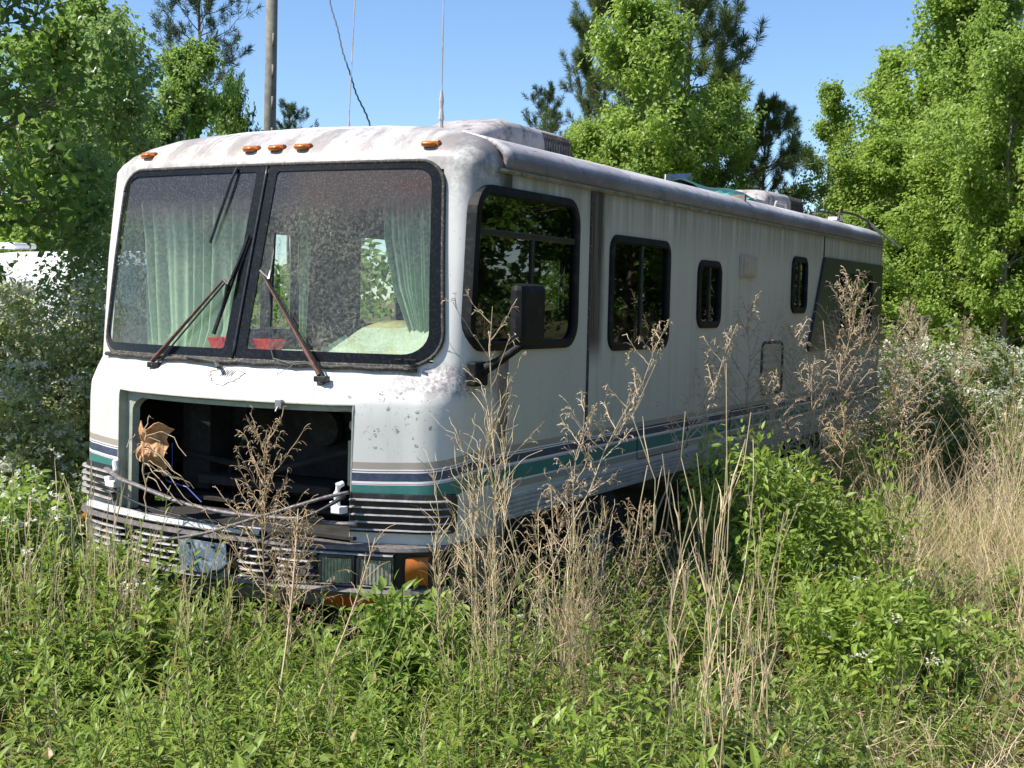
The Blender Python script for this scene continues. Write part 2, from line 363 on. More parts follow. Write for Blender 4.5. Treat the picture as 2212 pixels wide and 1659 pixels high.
M['ground'] = groundm()

# ------------------------------------------------------------------ mesh helpers
class MB:
    def __init__(s): s.v = []; s.f3 = []; s.f4 = []; s.t3 = []; s.t4 = []; s.m3 = []; s.m4 = []; s.n = 0
    def add(s, v, f3=None, f4=None, t3=None, t4=None, mi=0):
        v = np.asarray(v, float).reshape(-1, 3); s.v.append(v)
        for f, F_, T_, MM, t, k in ((f3, s.f3, s.t3, s.m3, t3, 3), (f4, s.f4, s.t4, s.m4, t4, 4)):
            if f is None or len(f) == 0: continue
            f = np.asarray(f, int).reshape(-1, k)+s.n
            F_.append(f); T_.append(np.full(len(f), .5) if t is None else np.broadcast_to(t, (len(f),)))
            MM.append(np.full(len(f), mi))
        s.n += len(v)
    def mesh(s, name, mats, smooth=False):
        me = bpy.data.meshes.new(name)
        v = np.concatenate(s.v) if s.v else np.zeros((0, 3))
        f3 = np.concatenate(s.f3) if s.f3 else np.zeros((0, 3), int); f4 = np.concatenate(s.f4) if s.f4 else np.zeros((0, 4), int)
        t = np.concatenate(s.t3+s.t4) if s.t3 or s.t4 else np.zeros(0); mi = np.concatenate(s.m3+s.m4) if s.m3 or s.m4 else np.zeros(0)
        me.vertices.add(len(v)); me.vertices.foreach_set('co', v.astype(np.float32).ravel())
        loops = np.concatenate([f3.ravel(), f4.ravel()]); me.loops.add(len(loops)); me.loops.foreach_set('vertex_index', loops.astype(np.int32))
        nf = len(f3)+len(f4); me.polygons.add(nf)
        st = np.concatenate([np.arange(len(f3))*3, len(f3)*3+np.arange(len(f4))*4]); me.polygons.foreach_set('loop_start', st.astype(np.int32))
        me.polygons.foreach_set('loop_total', np.concatenate([np.full(len(f3), 3), np.full(len(f4), 4)]).astype(np.int32))
        me.polygons.foreach_set('material_index', mi.astype(np.int32))
        me.polygons.foreach_set('use_smooth', np.full(nf, bool(smooth)))
        a = me.attributes.new('tint', 'FLOAT', 'FACE'); a.data.foreach_set('value', t.astype(np.float32))
        for mt in (mats if isinstance(mats, (list, tuple)) else [mats]): me.materials.append(M[mt] if isinstance(mt, str) else mt)
        me.update(calc_edges=True); me.validate(); return me
    def obj(s, name, mats, parent=None, smooth=False, bevel=0, link=True):
        o = bpy.data.objects.new(name, s.mesh(name, mats, smooth))
        if link: COL.objects.link(o)
        if parent: o.parent = parent
        if bevel:
            b = o.modifiers.new('bevel', 'BEVEL'); b.width = bevel; b.segments = 2; b.limit_method = 'ANGLE'
        return o
    # primitives
    def box(s, a, b, t=.5, mi=0, rot=None, c=None):
        x0, y0, z0 = a; x1, y1, z1 = b
        v = np.array([(x, y, z) for z in (z0, z1) for y in (y0, y1) for x in (x0, x1)], float)
        if rot is not None:
            c = np.array(c if c is not None else v.mean(0)); v = (v-c)@np.array(rot).T+c
        s.add(v, f4=[(0, 2, 3, 1), (4, 5, 7, 6), (0, 1, 5, 4), (2, 6, 7, 3), (0, 4, 6, 2), (1, 3, 7, 5)], t4=t, mi=mi)
    def tube(s, pts, r, k=6, t=.5, mi=0, flat=None, up=(0, 0, 1)):
        P = np.asarray(pts, float); n = len(P); r = np.broadcast_to(r, (n,))
        T = np.gradient(P, axis=0); T /= np.linalg.norm(T, axis=1)[:, None]+1e-9
        upv = np.array(up, float); A = np.cross(T, upv); bad = np.linalg.norm(A, axis=1) < .05
        A[bad] = np.cross(T[bad], (1, .1, 0)); A /= np.linalg.norm(A, axis=1)[:, None]; B = np.cross(A, T)
        an = np.arange(k)*2*math.pi/k; fl = flat or 1
        V = P[:, None]+r[:, None, None]*(np.cos(an)[None, :, None]*A[:, None]+fl*np.sin(an)[None, :, None]*B[:, None])
        q = [(i*k+j, i*k+(j+1) % k, (i+1)*k+(j+1) % k, (i+1)*k+j) for i in range(n-1) for j in range(k)]
        V = np.concatenate([V.reshape(-1, 3), P[:1], P[-1:]])
        tr = [(n*k, (j+1) % k, j) for j in range(k)]+[(n*k+1, (n-1)*k+j, (n-1)*k+(j+1) % k) for j in range(k)]
        s.add(V, f3=tr, f4=q, t3=t, t4=t, mi=mi)
    def grid(s, V, keep=None, closed=False, t=.5, mi=0, flip=False):
        V = np.asarray(V, float); a, b = V.shape[:2]; q = []
        for i in range(a-1):
            for j in range(b if closed else b-1):
                if keep is not None and not keep(i, j): continue
                k = (j+1) % b; f = (i*b+j, i*b+k, (i+1)*b+k, (i+1)*b+j)
                q.append(f[::-1] if flip else f)
        s.add(V, f4=q, t4=t, mi=mi)
    def tubes(s, P, rad, k=3, t=.5, mi=0):      # P (m,n,3), rad (m,n)
        P = np.asarray(P, float); m_, n = P.shape[:2]
        if m_ == 0: return
        T = np.gradient(P, axis=1); T /= np.linalg.norm(T, axis=2)[..., None]+1e-9
        A = np.cross(T, np.array((.31, .17, .93))); A /= np.linalg.norm(A, axis=2)[..., None]+1e-9; B = np.cross(A, T)
        an = np.arange(k)*2*math.pi/k
        V = P[:, :, None]+np.asarray(rad)[:, :, None, None]*(np.cos(an)[:, None]*A[:, :, None]+np.sin(an)[:, None]*B[:, :, None])
        i, j = np.meshgrid(np.arange(n-1), np.arange(k), indexing='ij'); i = i.ravel(); j = j.ravel(); j2 = (j+1) % k
        q = np.stack([i*k+j, i*k+j2, (i+1)*k+j2, (i+1)*k+j], 1)
        q = (q[None]+(np.arange(m_)*n*k)[:, None, None]).reshape(-1, 4)
        tt = np.repeat(np.broadcast_to(t, (m_,)), (n-1)*k)
        s.add(V.reshape(-1, 3), f4=q, t4=tt, mi=mi)
    def ribbons(s, P, wid, t=.5, mi=0):
        P = np.asarray(P, float); m_, n = P.shape[:2]
        T = np.gradient(P, axis=1); a = rng.uniform(0, 6.28, m_)
        S = np.stack([np.cos(a), np.sin(a), np.zeros(m_)], 1)[:, None]; S = np.cross(T, np.cross(S, T)); S /= np.linalg.norm(S, axis=2)[..., None]+1e-9
        w = np.asarray(wid)[..., None]/2
        V = np.stack([P-S*w, P+S*w], 2)
        i = np.arange(n-1); q = np.stack([i*2, i*2+1, i*2+3, i*2+2], 1)
        q = (q[None]+(np.arange(m_)*n*2)[:, None, None]).reshape(-1, 4)
        s.add(V.reshape(-1, 3), f4=q, t4=np.repeat(np.broadcast_to(t, (m_,)), n-1), mi=mi)
    def leaves(s, P, D, Nn, L, Wd, t=.5, mi=0, droop=.15, fold=.25, fine=True):
        P = np.asarray(P, float); m_ = len(P)
        if m_ == 0: return
        D = D/(np.linalg.norm(D, axis=1)[:, None]+1e-9); S = np.cross(D, Nn); S /= np.linalg.norm(S, axis=1)[:, None]+1e-9
        Nv = np.cross(S, D); L = np.broadcast_to(L, (m_,))[:, None]; Wd = np.broadcast_to(Wd, (m_,))[:, None]/2
        g = lambda u, w, h: P+D*L*u+S*Wd*w+Nv*(h*Wd*1.0-droop*L*u*u)
        if fine:
            V = np.stack([P, g(.3, -.95, fold), g(.3, 0, 0), g(.3, .95, fold), g(.66, -.7, fold*.7), g(.66, 0, 0), g(.66, .7, fold*.7), g(1, 0, 0)], 1)
            q3 = np.array([(0, 2, 1), (0, 3, 2), (4, 5, 7), (5, 6, 7)]); q4 = np.array([(1, 2, 5, 4), (2, 3, 6, 5)]); n = 8
        else:
            V = np.stack([P, g(.45, -1, fold), g(1, 0, 0), g(.45, 1, fold)], 1); q3 = np.array([(0, 2, 1), (0, 3, 2)]); q4 = None; n = 4
        o = (np.arange(m_)*n)[:, None, None]; t = np.broadcast_to(t, (m_,))
        s.add(V.reshape(-1, 3), f3=(q3[None]+o).reshape(-1, 3), t3=np.repeat(t, len(q3)),
              f4=None if q4 is None else (q4[None]+o).reshape(-1, 4), t4=None if q4 is None else np.repeat(t, len(q4)), mi=mi)

def unit(v): return v/(np.linalg.norm(v, axis=-1)[..., None]+1e-9)
def rnd(m_): return unit(rng.normal(size=(m_, 3)))
def paths(st, d, L, n, bend=(0, 0, 0), wig=.03):
    st = np.asarray(st, float).reshape(-1, 3); m_ = len(st); t = np.linspace(0, 1, n)[None, :, None]
    L = np.broadcast_to(L, (m_,))[:, None, None]; bend = np.broadcast_to(bend, (m_, 3))[:, None]
    w = rng.normal(size=(m_, n, 3))*wig; w[:, 0] = 0; w = np.cumsum(w, 1)/math.sqrt(n)
    return st[:, None]+unit(np.asarray(d, float))[:, None]*L*t+bend*L*t*t+w*L
def along(P, idx, u):          # points at fraction u of paths idx
    n = P.shape[1]; x = u*(n-1); i = np.clip(x.astype(int), 0, n-2); f = (x-i)[:, None]
    return P[idx, i]*(1-f)+P[idx, i+1]*f, unit(P[idx, i+1]-P[idx, i])

def tag(o, label, cat, group=None):
    o['label'] = label; o['category'] = cat
    if group: o['group'] = group
    return o
def empty(name, loc=(0, 0, 0)):
    o = bpy.data.objects.new(name, None); COL.objects.link(o); o.location = loc; o.empty_display_size = .2; return o
def struct(o): o['kind'] = 'structure'; return o
def copy_tree(o, parent=None):
    c = o.copy(); COL.objects.link(c)
    if parent: c.parent = parent
    for ch in o.children: copy_tree(ch, c)
    return c

# ------------------------------------------------------------------ ground
def gz(x, y):
    x = np.asarray(x, float); y = np.asarray(y, float)
    base = .07*np.sin(x*1.3+y*.7)*np.cos(y*1.1-.4*x)+.04*np.sin(3.1*x-2.2*y)
    inside = np.exp(-(np.maximum(0, np.abs(x+1.22)-1.2)**2+np.maximum(0, np.abs(y-4.3)-4.6)**2)/.5)
    far = np.clip((np.hypot(x-3.3, y+5.6)-14)/60, 0, 1)
    return base*(1-inside)+.6*far
xs = np.concatenate([-np.geomspace(300, 12, 26), np.linspace(-11.5, 8, 80), np.geomspace(8.6, 300, 24)])
ys = np.concatenate([-np.geomspace(120, 8, 14), np.linspace(-7.6, 18, 100), np.geomspace(18.6, 500, 28)])
GX, GY = np.meshgrid(xs, ys); g = MB(); g.grid(np.stack([GX, GY, gz(GX, GY)], 2))
struct(g.obj('ground', 'ground', smooth=True))

# ------------------------------------------------------------------ MOTORHOME
rv = empty('motorhome', (-1.22, 4.3, 0))
tag(rv, 'abandoned white motorhome with blue and teal stripes and an open empty hood, sunk in weeds', 'motorhome')
RVI = Matrix.Translation((1.22, -4.3, 0))
def part(mb, name, mats, parent=None, **kw):
    o = mb.obj(name, mats, None, **kw); o.parent = parent or rv
    if parent is None: o.matrix_parent_inverse = RVI
    return o
CXM = -1.22
ZT = np.array([-1.22, -.96, -.555, -.505, -.43, -.375, -.345, .18, .68, .72, .77, .82, .87, .90, .915])
YC = np.array([-.44, -.44, -.425, -.41, -.35, -.29, -.272, -.135, .0, .012, .055, .12, .21, .31, .45])
YE = np.array([-.20, -.20, -.19, -.18, -.13, -.08, -.068, -.01, .055, .065, .11, .18, .27, .35, .45])
RR = np.array([.20, .20, .20, .20, .17, .13, .10, .09, .12, .16, .18, .20, .22, .24, .25])
WW = np.array([1.22, 1.22, 1.22, 1.22, 1.22, 1.22, 1.22, 1.22, 1.215, 1.20, 1.17, 1.11, .97, .80, .5])
def prm(z): return [np.interp(z, ZT, A) for A in (YC, YE, RR, WW)]
def fy(dx, z):
    yc, ye, r, w = prm(z); return yc+(ye-yc)*(dx/1.05)**2
def surf(dx, z, out=0.):       # point on the front at offset dx from the centre line, z relative to eye
    e = 1e-3; y = fy(dx, z)
    dyx = (fy(dx+e, z)-fy(dx-e, z))/(2*e); dyz = (fy(dx, z+.01)-fy(dx, z-.01))/.02
    n = np.array([-dyx*-1, -1, dyz]); n = np.array([dyx, -1., dyz]); n /= np.linalg.norm(n)
    return np.array([CXM+dx, y, z+H])+n*out
def contour(z, t, out=0.):     # t in [-3,3]: front, corner, side run
    yc, ye, r, w = prm(z); s = 1 if t >= 0 else -1; a = abs(t); d0 = w-r
    yj = .45
    if a <= 1: x, y = a*d0, fy(a*d0, z); m_ = 2*(ye-yc)*a*d0/1.1025; n = np.array([m_, -1.])
    else:
        y0 = fy(d0, z); m0 = 2*(ye-yc)*d0/1.1025; P0 = np.array([d0, y0]); P1 = np.array([w, y0+m0*r*.45]); P2 = np.array([w, min(P1[1]+r, yj)])
        if a <= 2:
            u = a-1; W1 = .85; q = (1-u)**2+2*W1*u*(1-u)+u*u
            p = ((1-u)**2*P0+2*W1*u*(1-u)*P1+u*u*P2)/q; x, y = p
            tg = (1-u)*(P1-P0)+u*(P2-P1); n = np.array([tg[1], -tg[0]])
        else: u = a-2; x, y = w, P2[1]+(yj-P2[1])*u; n = np.array([1., 0])
    n = n/(np.linalg.norm(n)+1e-9)
    return np.array([CXM+s*(x+n[0]*out), y+n[1]*out, z+H])
# front cap shell, split at the two openings
zrows = sorted(set(np.round(np.concatenate([np.linspace(-1.205, -.96, 6), np.linspace(-.96, -.53, 9), [-.505, -.48, -.45, -.43, -.40, -.375, -.36, -.345, -.32],
         np.linspace(-.28, .60, 23), [.64, .66, .68, .70, .72, .745, .77, .795, .82, .845, .87, .885, .90, .915]]), 4)))
tside = [1+i/8 for i in range(1, 9)]+[2.33, 2.66, 3.0]
tf = sorted(set(np.round(np.concatenate([np.arange(0, .74, .04), [.755, .79, .83, .87, .91, .955, 1.0]]), 4)))
tl = [-x for x in reversed(tside)]+[-x for x in reversed(tf) if x > 0]+list(tf)+tside
V = np.array([[contour(z, t) for t in tl] for z in zrows])
def keep(i, j):
    zc = (zrows[i]+zrows[i+1])/2; tc = (tl[j]+tl[j+1])/2
    yc, ye, r, w = prm(zc); dx = abs(tc)*(w-r) if abs(tc) < 1 else 9
    if zc < -.53 and dx < .769: return False
    if -.31 < zc < .645 and dx < 1.06: return False
    if -.20 < zc < .50 and abs(tc) > 2.0: return False      # cab side windows overlap
    return True
fc = MB(); fc.grid(V, keep)
cap = part(fc, 'front_cap', 'cap', smooth=True)
# windshield panes and black borders
def rrect(x0, x1, z0, z1, rads, n=7, m_=14):   # rads tl,tr,br,bl ; returns closed loop of (x,z)
    pts = []
    cs = [(x0, z1, rads[0], 180, 90, 1, -1), (x1, z1, rads[1], 90, 0, -1, -1), (x1, z0, rads[2], 0, -90, -1, 1), (x0, z0, rads[3], -90, -180, 1, 1)]
    arcs = []
    for cx_, cz_, r_, a0, a1, sx, sz in cs:
        arcs.append([(cx_+sx*r_+r_*math.cos(math.radians(a0+(a1-a0)*k/n)), cz_+sz*r_+r_*math.sin(math.radians(a0+(a1-a0)*k/n))) for k in range(n+1)])
    for i in range(4):
        pts += arcs[i]; a = arcs[i][-1]; b_ = arcs[(i+1) % 4][0]
        for k in range(1, m_): pts.append((a[0]+(b_[0]-a[0])*k/m_, a[1]+(b_[1]-a[1])*k/m_))
    return np.array(pts)
def shear(P):      # the glass outline widens towards the bottom
    P = np.array(P); zz = (P[:, 1]+.335)/1.0
    P[:, 0] *= (1.115-.07*np.clip(zz, 0, 1.05)); return P
def ring(mb, A, B, f, mi=0):
    a = np.array([f(*p) for p in A]); b_ = np.array([f(*p) for p in B]); mb.grid(np.stack([a, b_]), closed=True, mi=mi)
ZB, ZTp = -.335, .672
def half(s, inset):
    gap = .012 if inset == 0 else inset+.012; it = inset*.55
    if s < 0: r_ = rrect(-1+inset*.25, -gap, ZB+inset*.9, ZTp-it, (.11, .008, .008, .10) if inset == 0 else (.08, .02, .02, .07))
    else: r_ = rrect(gap, 1-inset*1.05, ZB+inset, ZTp-it, (.008, .11, .16, .008) if inset == 0 else (.02, .08, .12, .02))
    return shear(r_)
for s in (-1, 1):
    A = half(s, 0); B = half(s, .052)
    mb = MB(); ring(mb, A, B, lambda x, z: surf(x, z, .012)); ring(mb, A*.9995, A, lambda x, z: surf(x, z, 0.004))
    # glass surface built as rows between the borders (tucked 3 mm behind the black border)
    gm = MB(); zz = np.linspace(B[:, 1].min()-.01, B[:, 1].max()+.01, 26); rows = []
    xl = -1.10 if s < 0 else .02; xr = -.02 if s < 0 else 1.07
    for z in zz:
        sc = (1.115-.07*np.clip((z+.335), 0, 1.05))/1.115*.985
        rows.append([surf(x*sc, z, .006) for x in np.linspace(xl, xr, 22)])
    gm.grid(np.array(rows))
    pane = part(gm, 'windshield_pane', 'shield', smooth=True)
    part(mb, 'black_border', 'frit', pane, smooth=False)
# gasket around and the divider seam
mb = MB(); A = rrect(-1, 1, ZB-.008, ZTp+.008, (.12, .12, .17, .11), 8, 30); A = shear(A); A[:, 0] *= 1.006
A = np.vstack([A, A[:1]]); mb.tube([surf(x, z, .008) for x, z in A], .011, 6)
part(mb, 'windshield_gasket', 'gasket', smooth=True)
mb = MB(); mb.tube([surf(0, z, .014) for z in np.linspace(ZB, ZTp, 20)], .009, 6)
part(mb, 'centre_seam', 'black', smooth=True)
mb = MB()
zz = np.linspace(ZB-.006, ZTp, 14); mb.grid([[surf(x, z, -.012) for x in (-.055, -.02, .02, .055)] for z in zz])
part(mb, 'centre_post', 'black')
# lower rubber lip with grime, thicker
mb = MB(); mb.tube([surf(x, ZB-.022+.003*math.sin(x*30), .012) for x in np.linspace(-1.09, 1.0, 40)], .017, 6, flat=.8)
part(mb, 'cowl_lip', 'gasket', smooth=True)
# hood opening lip: a white-green return and inner flange
mb = MB()
op = [(-.77, -1.18)]+[(-.77, -.60), (-.77, -.555), (-.768, -.528)]+[(x, -.53) for x in np.linspace(-.66, .66, 12)]+[(.768, -.528), (.77, -.555), (.77, -.60), (.77, -1.18)]
inn = [(-.715, -1.18)]+[(-.715, -.63), (-.70, -.605), (-.665, -.58)]+[(x, -.562) for x in np.linspace(-.62, .66, 12)]+[(.715, -.545), (.75, -.565), (.765, -.60), (.765, -1.18)]
a = [surf(x, z, .004) for x, z in op]; b_ = [surf(x, z, -.05) for x, z in op]; c_ = [surf(x, z, -.052) for x, z in inn]; d_ = [surf(x, z, -.09) for x, z in inn]
mb.grid([a, b_, c_, d_]); o = part(mb, 'opening_frame', 'capshade'); o.modifiers.new('t', 'SOLIDIFY').thickness = .006
# latch on the top edge
mb = MB(); p = surf(.39, -.535, .01); mb.box(p+(-.02, -.01, -.03), p+(.02, .012, .015)); mb.tube([p+(0, -.01, -.02), p+(0, -.03, -.045)], .006, 6)
part(mb, 'hood_latch', 'steel', bevel=.003)
# bracket post hinges either side of the opening
for s in (-1, 1):
    mb = MB(); p = surf(s*.745, -.98, .0)
    mb.tube([p+(0, -.02, .07), p+(s*-.012, -.045, .06), p+(s*-.02, -.05, .02), p+(s*-.015, -.04, -.06)], [.014, .02, .018, .014], 8)
    mb.box(p+(-.035, -.075, -.075), p+(.03, -.02, -.04)); mb.box(p+(-.055, -.06, -.05), p+(-.02, -.03, -.02))
    part(mb, 'hood_hinge', 'white', bevel=.004)
# emblem: winged outline
mb = MB()
wing = [(-.115, -.012), (-.06, 0), (-.035, .014), (-.02, .026), (.02, .026), (.035, .014), (.06, 0), (.115, -.012), (.095, -.028), (.10, -.036), (.075, -.045), (.078, -.054), (.045, -.058), (.025, -.074), (-.025, -.074), (-.045, -.058), (-.078, -.054), (-.075, -.045), (-.10, -.036), (-.095, -.028), (-.115, -.012)]
mb.tube([surf(x, -.392+z, .002) for x, z in wing], .0028, 4)
for k in range(3): mb.tube([surf(-.03+k*.028+dx, -.405+dz, .002) for dx, dz in ((0, -.02), (.004, .012), (.014, -.02), (.02, .012))], .0018, 4)
part(mb, 'winged_emblem', 'outline')
# marker lamps on the brow
for dx, zz_ in ((-.94, .765), (-.172, .772), (0, .772), (.172, .772), (.94, .765)):
    p = surf(dx, zz_, 0); l = MB(); sx = math.copysign(1, dx) if dx else 0
    n = 9; rows = []
    for i in range(n):
        u = -1+2*i/(n-1); k = math.sqrt(max(0, 1-abs(u)**4)); rows.append([(p[0]+u*.045, p[1]-.045*k*math.sin(a_)-.0+.14*dx*u*.05, p[2]+.018*k*math.cos(a_)+.004) for a_ in np.linspace(.2, math.pi-.1, 7)])
    l.grid(rows); ml = part(l, 'marker_lamp', 'amber', smooth=True); ml.modifiers.new('t', 'SOLIDIFY').thickness = .004
    mb = MB(); mb.box(p+(-.05, -.008, -.022), p+(.05, .02, .024)); part(mb, 'lamp_base', 'amberdark', ml, bevel=.004)

# --- side walls with window holes (real openings)
WINS = [('L', .0, 1.24, -.262, .572, .16), ('L', 1.692, 2.663, -.297, .408, .10), ('L', 3.204, 3.687, -.171, .312, .09), ('L', 5.481, 5.946, -.061, .427, .08)]
def wall_grid(holes, y0, y1, z0, z1, x, mb, flip=False):
    ys_ = sorted({y0, y1}|{v for h in holes for v in (h[0], h[1]) if y0 < v < y1}|set(np.arange(math.ceil(y0), y1)))
    zs_ = sorted({z0, z1}|{v for h in holes for v in (h[2], h[3])}|{-.762, -1.0})
    ys_ = [ys_[i] for i in range(len(ys_))]
    V = np.array([[(x, yy, zz+H) for yy in ys_] for zz in zs_])
    def kp(i, j):
        zc = (zs_[i]+zs_[i+1])/2; yc_ = (ys_[j]+ys_[j+1])/2
        return not any(h[0] < yc_ < h[1] and h[2] < zc < h[3] for h in holes)
    mb.grid(V, kp, flip=flip)
inset = .035
holesL = [(a+inset, b_-inset, c+inset, d-inset) for _, a, b_, c, d, r_ in WINS]
mb = MB(); wall_grid(holesL, .45, 8.78, -1.02, .66, 0.0, mb, False)
o = part(mb, 'side_wall', 'wall'); sdm = o.modifiers.new('t', 'SOLIDIFY'); sdm.thickness = .04; sdm.offset = -1
# cab panel between front cap and seam (holds part of the cab window) has the cap's own run
holesR = [(2.55, 3.13, -.22, .45), (1.25, 1.8, -.25, .42), (5, 6, -.1, .4)]
mb = MB(); wall_grid(holesR, .45, 8.78, -1.02, .66, -2.44, mb, True)
o = part(mb, 'side_wall', 'wall'); sdm = o.modifiers.new('t', 'SOLIDIFY'); sdm.thickness = .04; sdm.offset = -1
for h in holesR:
    mb = MB(); loop = [(h[0], h[2]), (h[1], h[2]), (h[1], h[3]), (h[0], h[3]), (h[0], h[2])]
    mb.tube([(-2.42, a_, b2+H) for a_, b2 in loop], .022, 4); 
    mb.tube([(-2.42, h[1]-.045, h[2]+H), (-2.42, h[1]-.045, h[3]+H)], .018, 4, mi=1)
    part(mb, 'far_window_frame', ['black', 'steel'])
# filler of the cab side behind the removed cap cells: black window surround
def window(y0, y1, z0, z1, r_, x=.0, bars=(), lean=0.):
    L_ = lambda y, z: (y+(lean*(z-z0)/(z1-z0)*(1-(y-y0)/(y1-y0)) if lean else 0))
    fr = MB(); A = rrect(y0, y1, z0, z1, (r_,)*4, 6, 6); B = rrect(y0+.05, y1-.05, z0+.05, z1-.05, (max(.03, r_-.05),)*4, 6, 6); B2 = rrect(y0+.04, y1-.04, z0+.04, z1-.04, (max(.03, r_-.04),)*4, 6, 6)
    P_ = lambda pts, xx: [(xx, L_(a_, c_), c_+H) for a_, c_ in pts]
    fr.grid(np.array([P_(A, x-.04), P_(A, x+.004), P_(A*.9985+.0015*A.mean(0), x+.016), P_(B2, x+.022), P_(B, x+.012), P_(B, x-.045)]), closed=True)
    f = part(fr, 'window_frame', 'mirrorblack', smooth=False)
    mb = MB(); ctr = np.array([[x-.004, (y0+y1)/2, (z0+z1)/2+H]]); Bp = np.array(P_(B, x-.004))
    mb.add(np.vstack([Bp, ctr]), f3=[(k, (k+1) % len(Bp), len(Bp)) for k in range(len(Bp))]); part(mb, 'window_pane', 'tint', f)
    for kind, v, a_, b2 in bars:
        mb = MB()
        if kind == 'v': mb.box((x-.012, v-.012, a_+H), (x+.008, v+.012, b2+H))
        else: mb.box((x-.012, a_, v-.016+H), (x+.010, b2, v+.016+H))
        part(mb, 'window_divider', 'black', f, bevel=.003)
    return f
window(*WINS[0][1:5], .15, x=.004, bars=(('h', .335, .06, 1.19), ('v', .68, -.21, .32)), lean=.06)
window(*WINS[1][1:5], .10, bars=(('v', 2.2, -.25, .36),))
window(*WINS[2][1:5], .10, bars=(('v', 3.46, -.13, .27),))
window(*WINS[3][1:5], .10, bars=(('v', 5.72, -.02, .385),))
# skirt of ribbed metal below the walls
mb = MB(); prof = [(0, -1.02)]
for k in range(5): z = -1.025-k*.025; prof += [(.006, z-.003), (.006, z-.016), (-.004, z-.018), (-.004, z-.023)]
prof += [(0, -1.155), (-.06, -1.16)]
for xx, sg in ((0, 1), (-2.44, -1)):
    mb = MB(); mb.grid([[(xx+sg*a_, y, c_+H) for y in (.45, 3, 6, 8.78)] for a_, c_ in prof]); part(mb, 'ribbed_skirt', 'alu')
# seams
for yy, zt in ((1.418, -.98), (6.49, .46)):
    mb = MB(); mb.box((-.002, yy-.012, zt+H), (.006, yy+.012, .648+H)); part(mb, 'wall_seam', 'gasket' if yy < 2 else 'panelgrey')
mb = MB(); mb.box((-.002, -.02, -1.15+H), (.0045, -.013, -.28+H)); 
# gutter rail
mb = MB(); mb.tube([(.006, y, .655+H) for y in (.30, 3, 6, 8.8)], .012, 4); mb.tube([(-2.446, y, .655+H) for y in (.30, 3, 6, 8.8)], .012, 4)
part(mb, 'gutter_rail', 'olive')
# roof: rolled edge and crown
rp = [(1.222, .662), (1.235, .69), (1.238, .72), (1.225, .755), (1.20, .785), (1.16, .812), (1.10, .835), (.97, .868), (.80, .893), (.5, .915), (.0, .925)]
sec = [(-a_, b2) for a_, b2 in rp]+[(a_, b2) for a_, b2 in reversed(rp[:-1])]
yr = [.37, .45, .6, 2, 4, 6, 8, 8.6, 8.78, 8.86, 8.88]; sink = [0, 0, 0, 0, 0, 0, 0, 0, .01, .05, .12]
V = [[(CXM+a_*(1-s_*.3), y, b2+H-s_*(b2-.66)*2) for a_, b2 in sec] for y, s_ in zip(yr, sink)]
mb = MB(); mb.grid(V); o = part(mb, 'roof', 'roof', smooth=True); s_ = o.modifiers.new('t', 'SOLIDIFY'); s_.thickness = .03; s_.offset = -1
mb = MB(); mb.grid([[(CXM+a_, 8.84, b2+H) for a_ in (-1.22, 0, 1.22)] for b2 in (-1.1, 0, .68)]); mb.box((-2.44, 8.76, -1.1+H), (0, 8.83, .665+H))
part(mb, 'rear_wall', 'wall')
# dark rear panel with its window
mb = MB()
A = [(6.46, .455), (8.76, .455), (8.76, -.40), (6.00, -.40)]
vv = [(x, y, z+H) for x in (.004, .03) for y, z in A]
mb.add(vv, f4=[(4, 5, 6, 7), (3, 2, 1, 0), (0, 1, 5, 4), (1, 2, 6, 5), (2, 3, 7, 6), (3, 0, 4, 7)]); part(mb, 'dark_rear_panel', 'panelgrey', bevel=.006)
window(7.05, 8.25, -.25, .33, .08, x=.035)
# utility vent and access doors on the side
mb = MB(); mb.box((0, 4.10, .215+H), (.03, 4.45, .375+H)); mb.box((.03, 4.125, .23+H), (.038, 4.43, .365+H)); part(mb, 'vent_cover', 'beige', bevel=.008)
mb = MB(); A = rrect(4.72, 5.28, -.72, -.30, (.07,)*4, 4, 3); mb.tube([(.006, a_, c_+H) for a_, c_ in np.vstack([A, A[:1]])], .012, 4)
for k in range(7): mb.box((.002, 4.78, -.69+k*.055+H), (.016, 5.22, -.67+k*.055+H), mi=1)
part(mb, 'fridge_vent', ['gasket', 'beige'])
for y0, y1 in ((2.2, 3.1), (4.0, 4.9), (7.1, 7.9)):
    mb = MB(); A = rrect(y0, y1, -1.0, -.80, (.02,)*4, 2, 2); mb.tube([(.002, a_, c_+H) for a_, c_ in np.vstack([A, A[:1]])], .004, 4); part(mb, 'locker_door_outline', 'gasket')
# faint grey logotype on the rear quarter
for k, y in enumerate((7.35, 7.47, 7.70, 7.84)):
    mb = MB(); mb.box((0, y, -.54+H), (.004, y+.035, -.47+H)); mb.box((0, y, -.485+H), (.0045, y+.08, -.47+H)); part(mb, 'faded_lettering', 'outline')

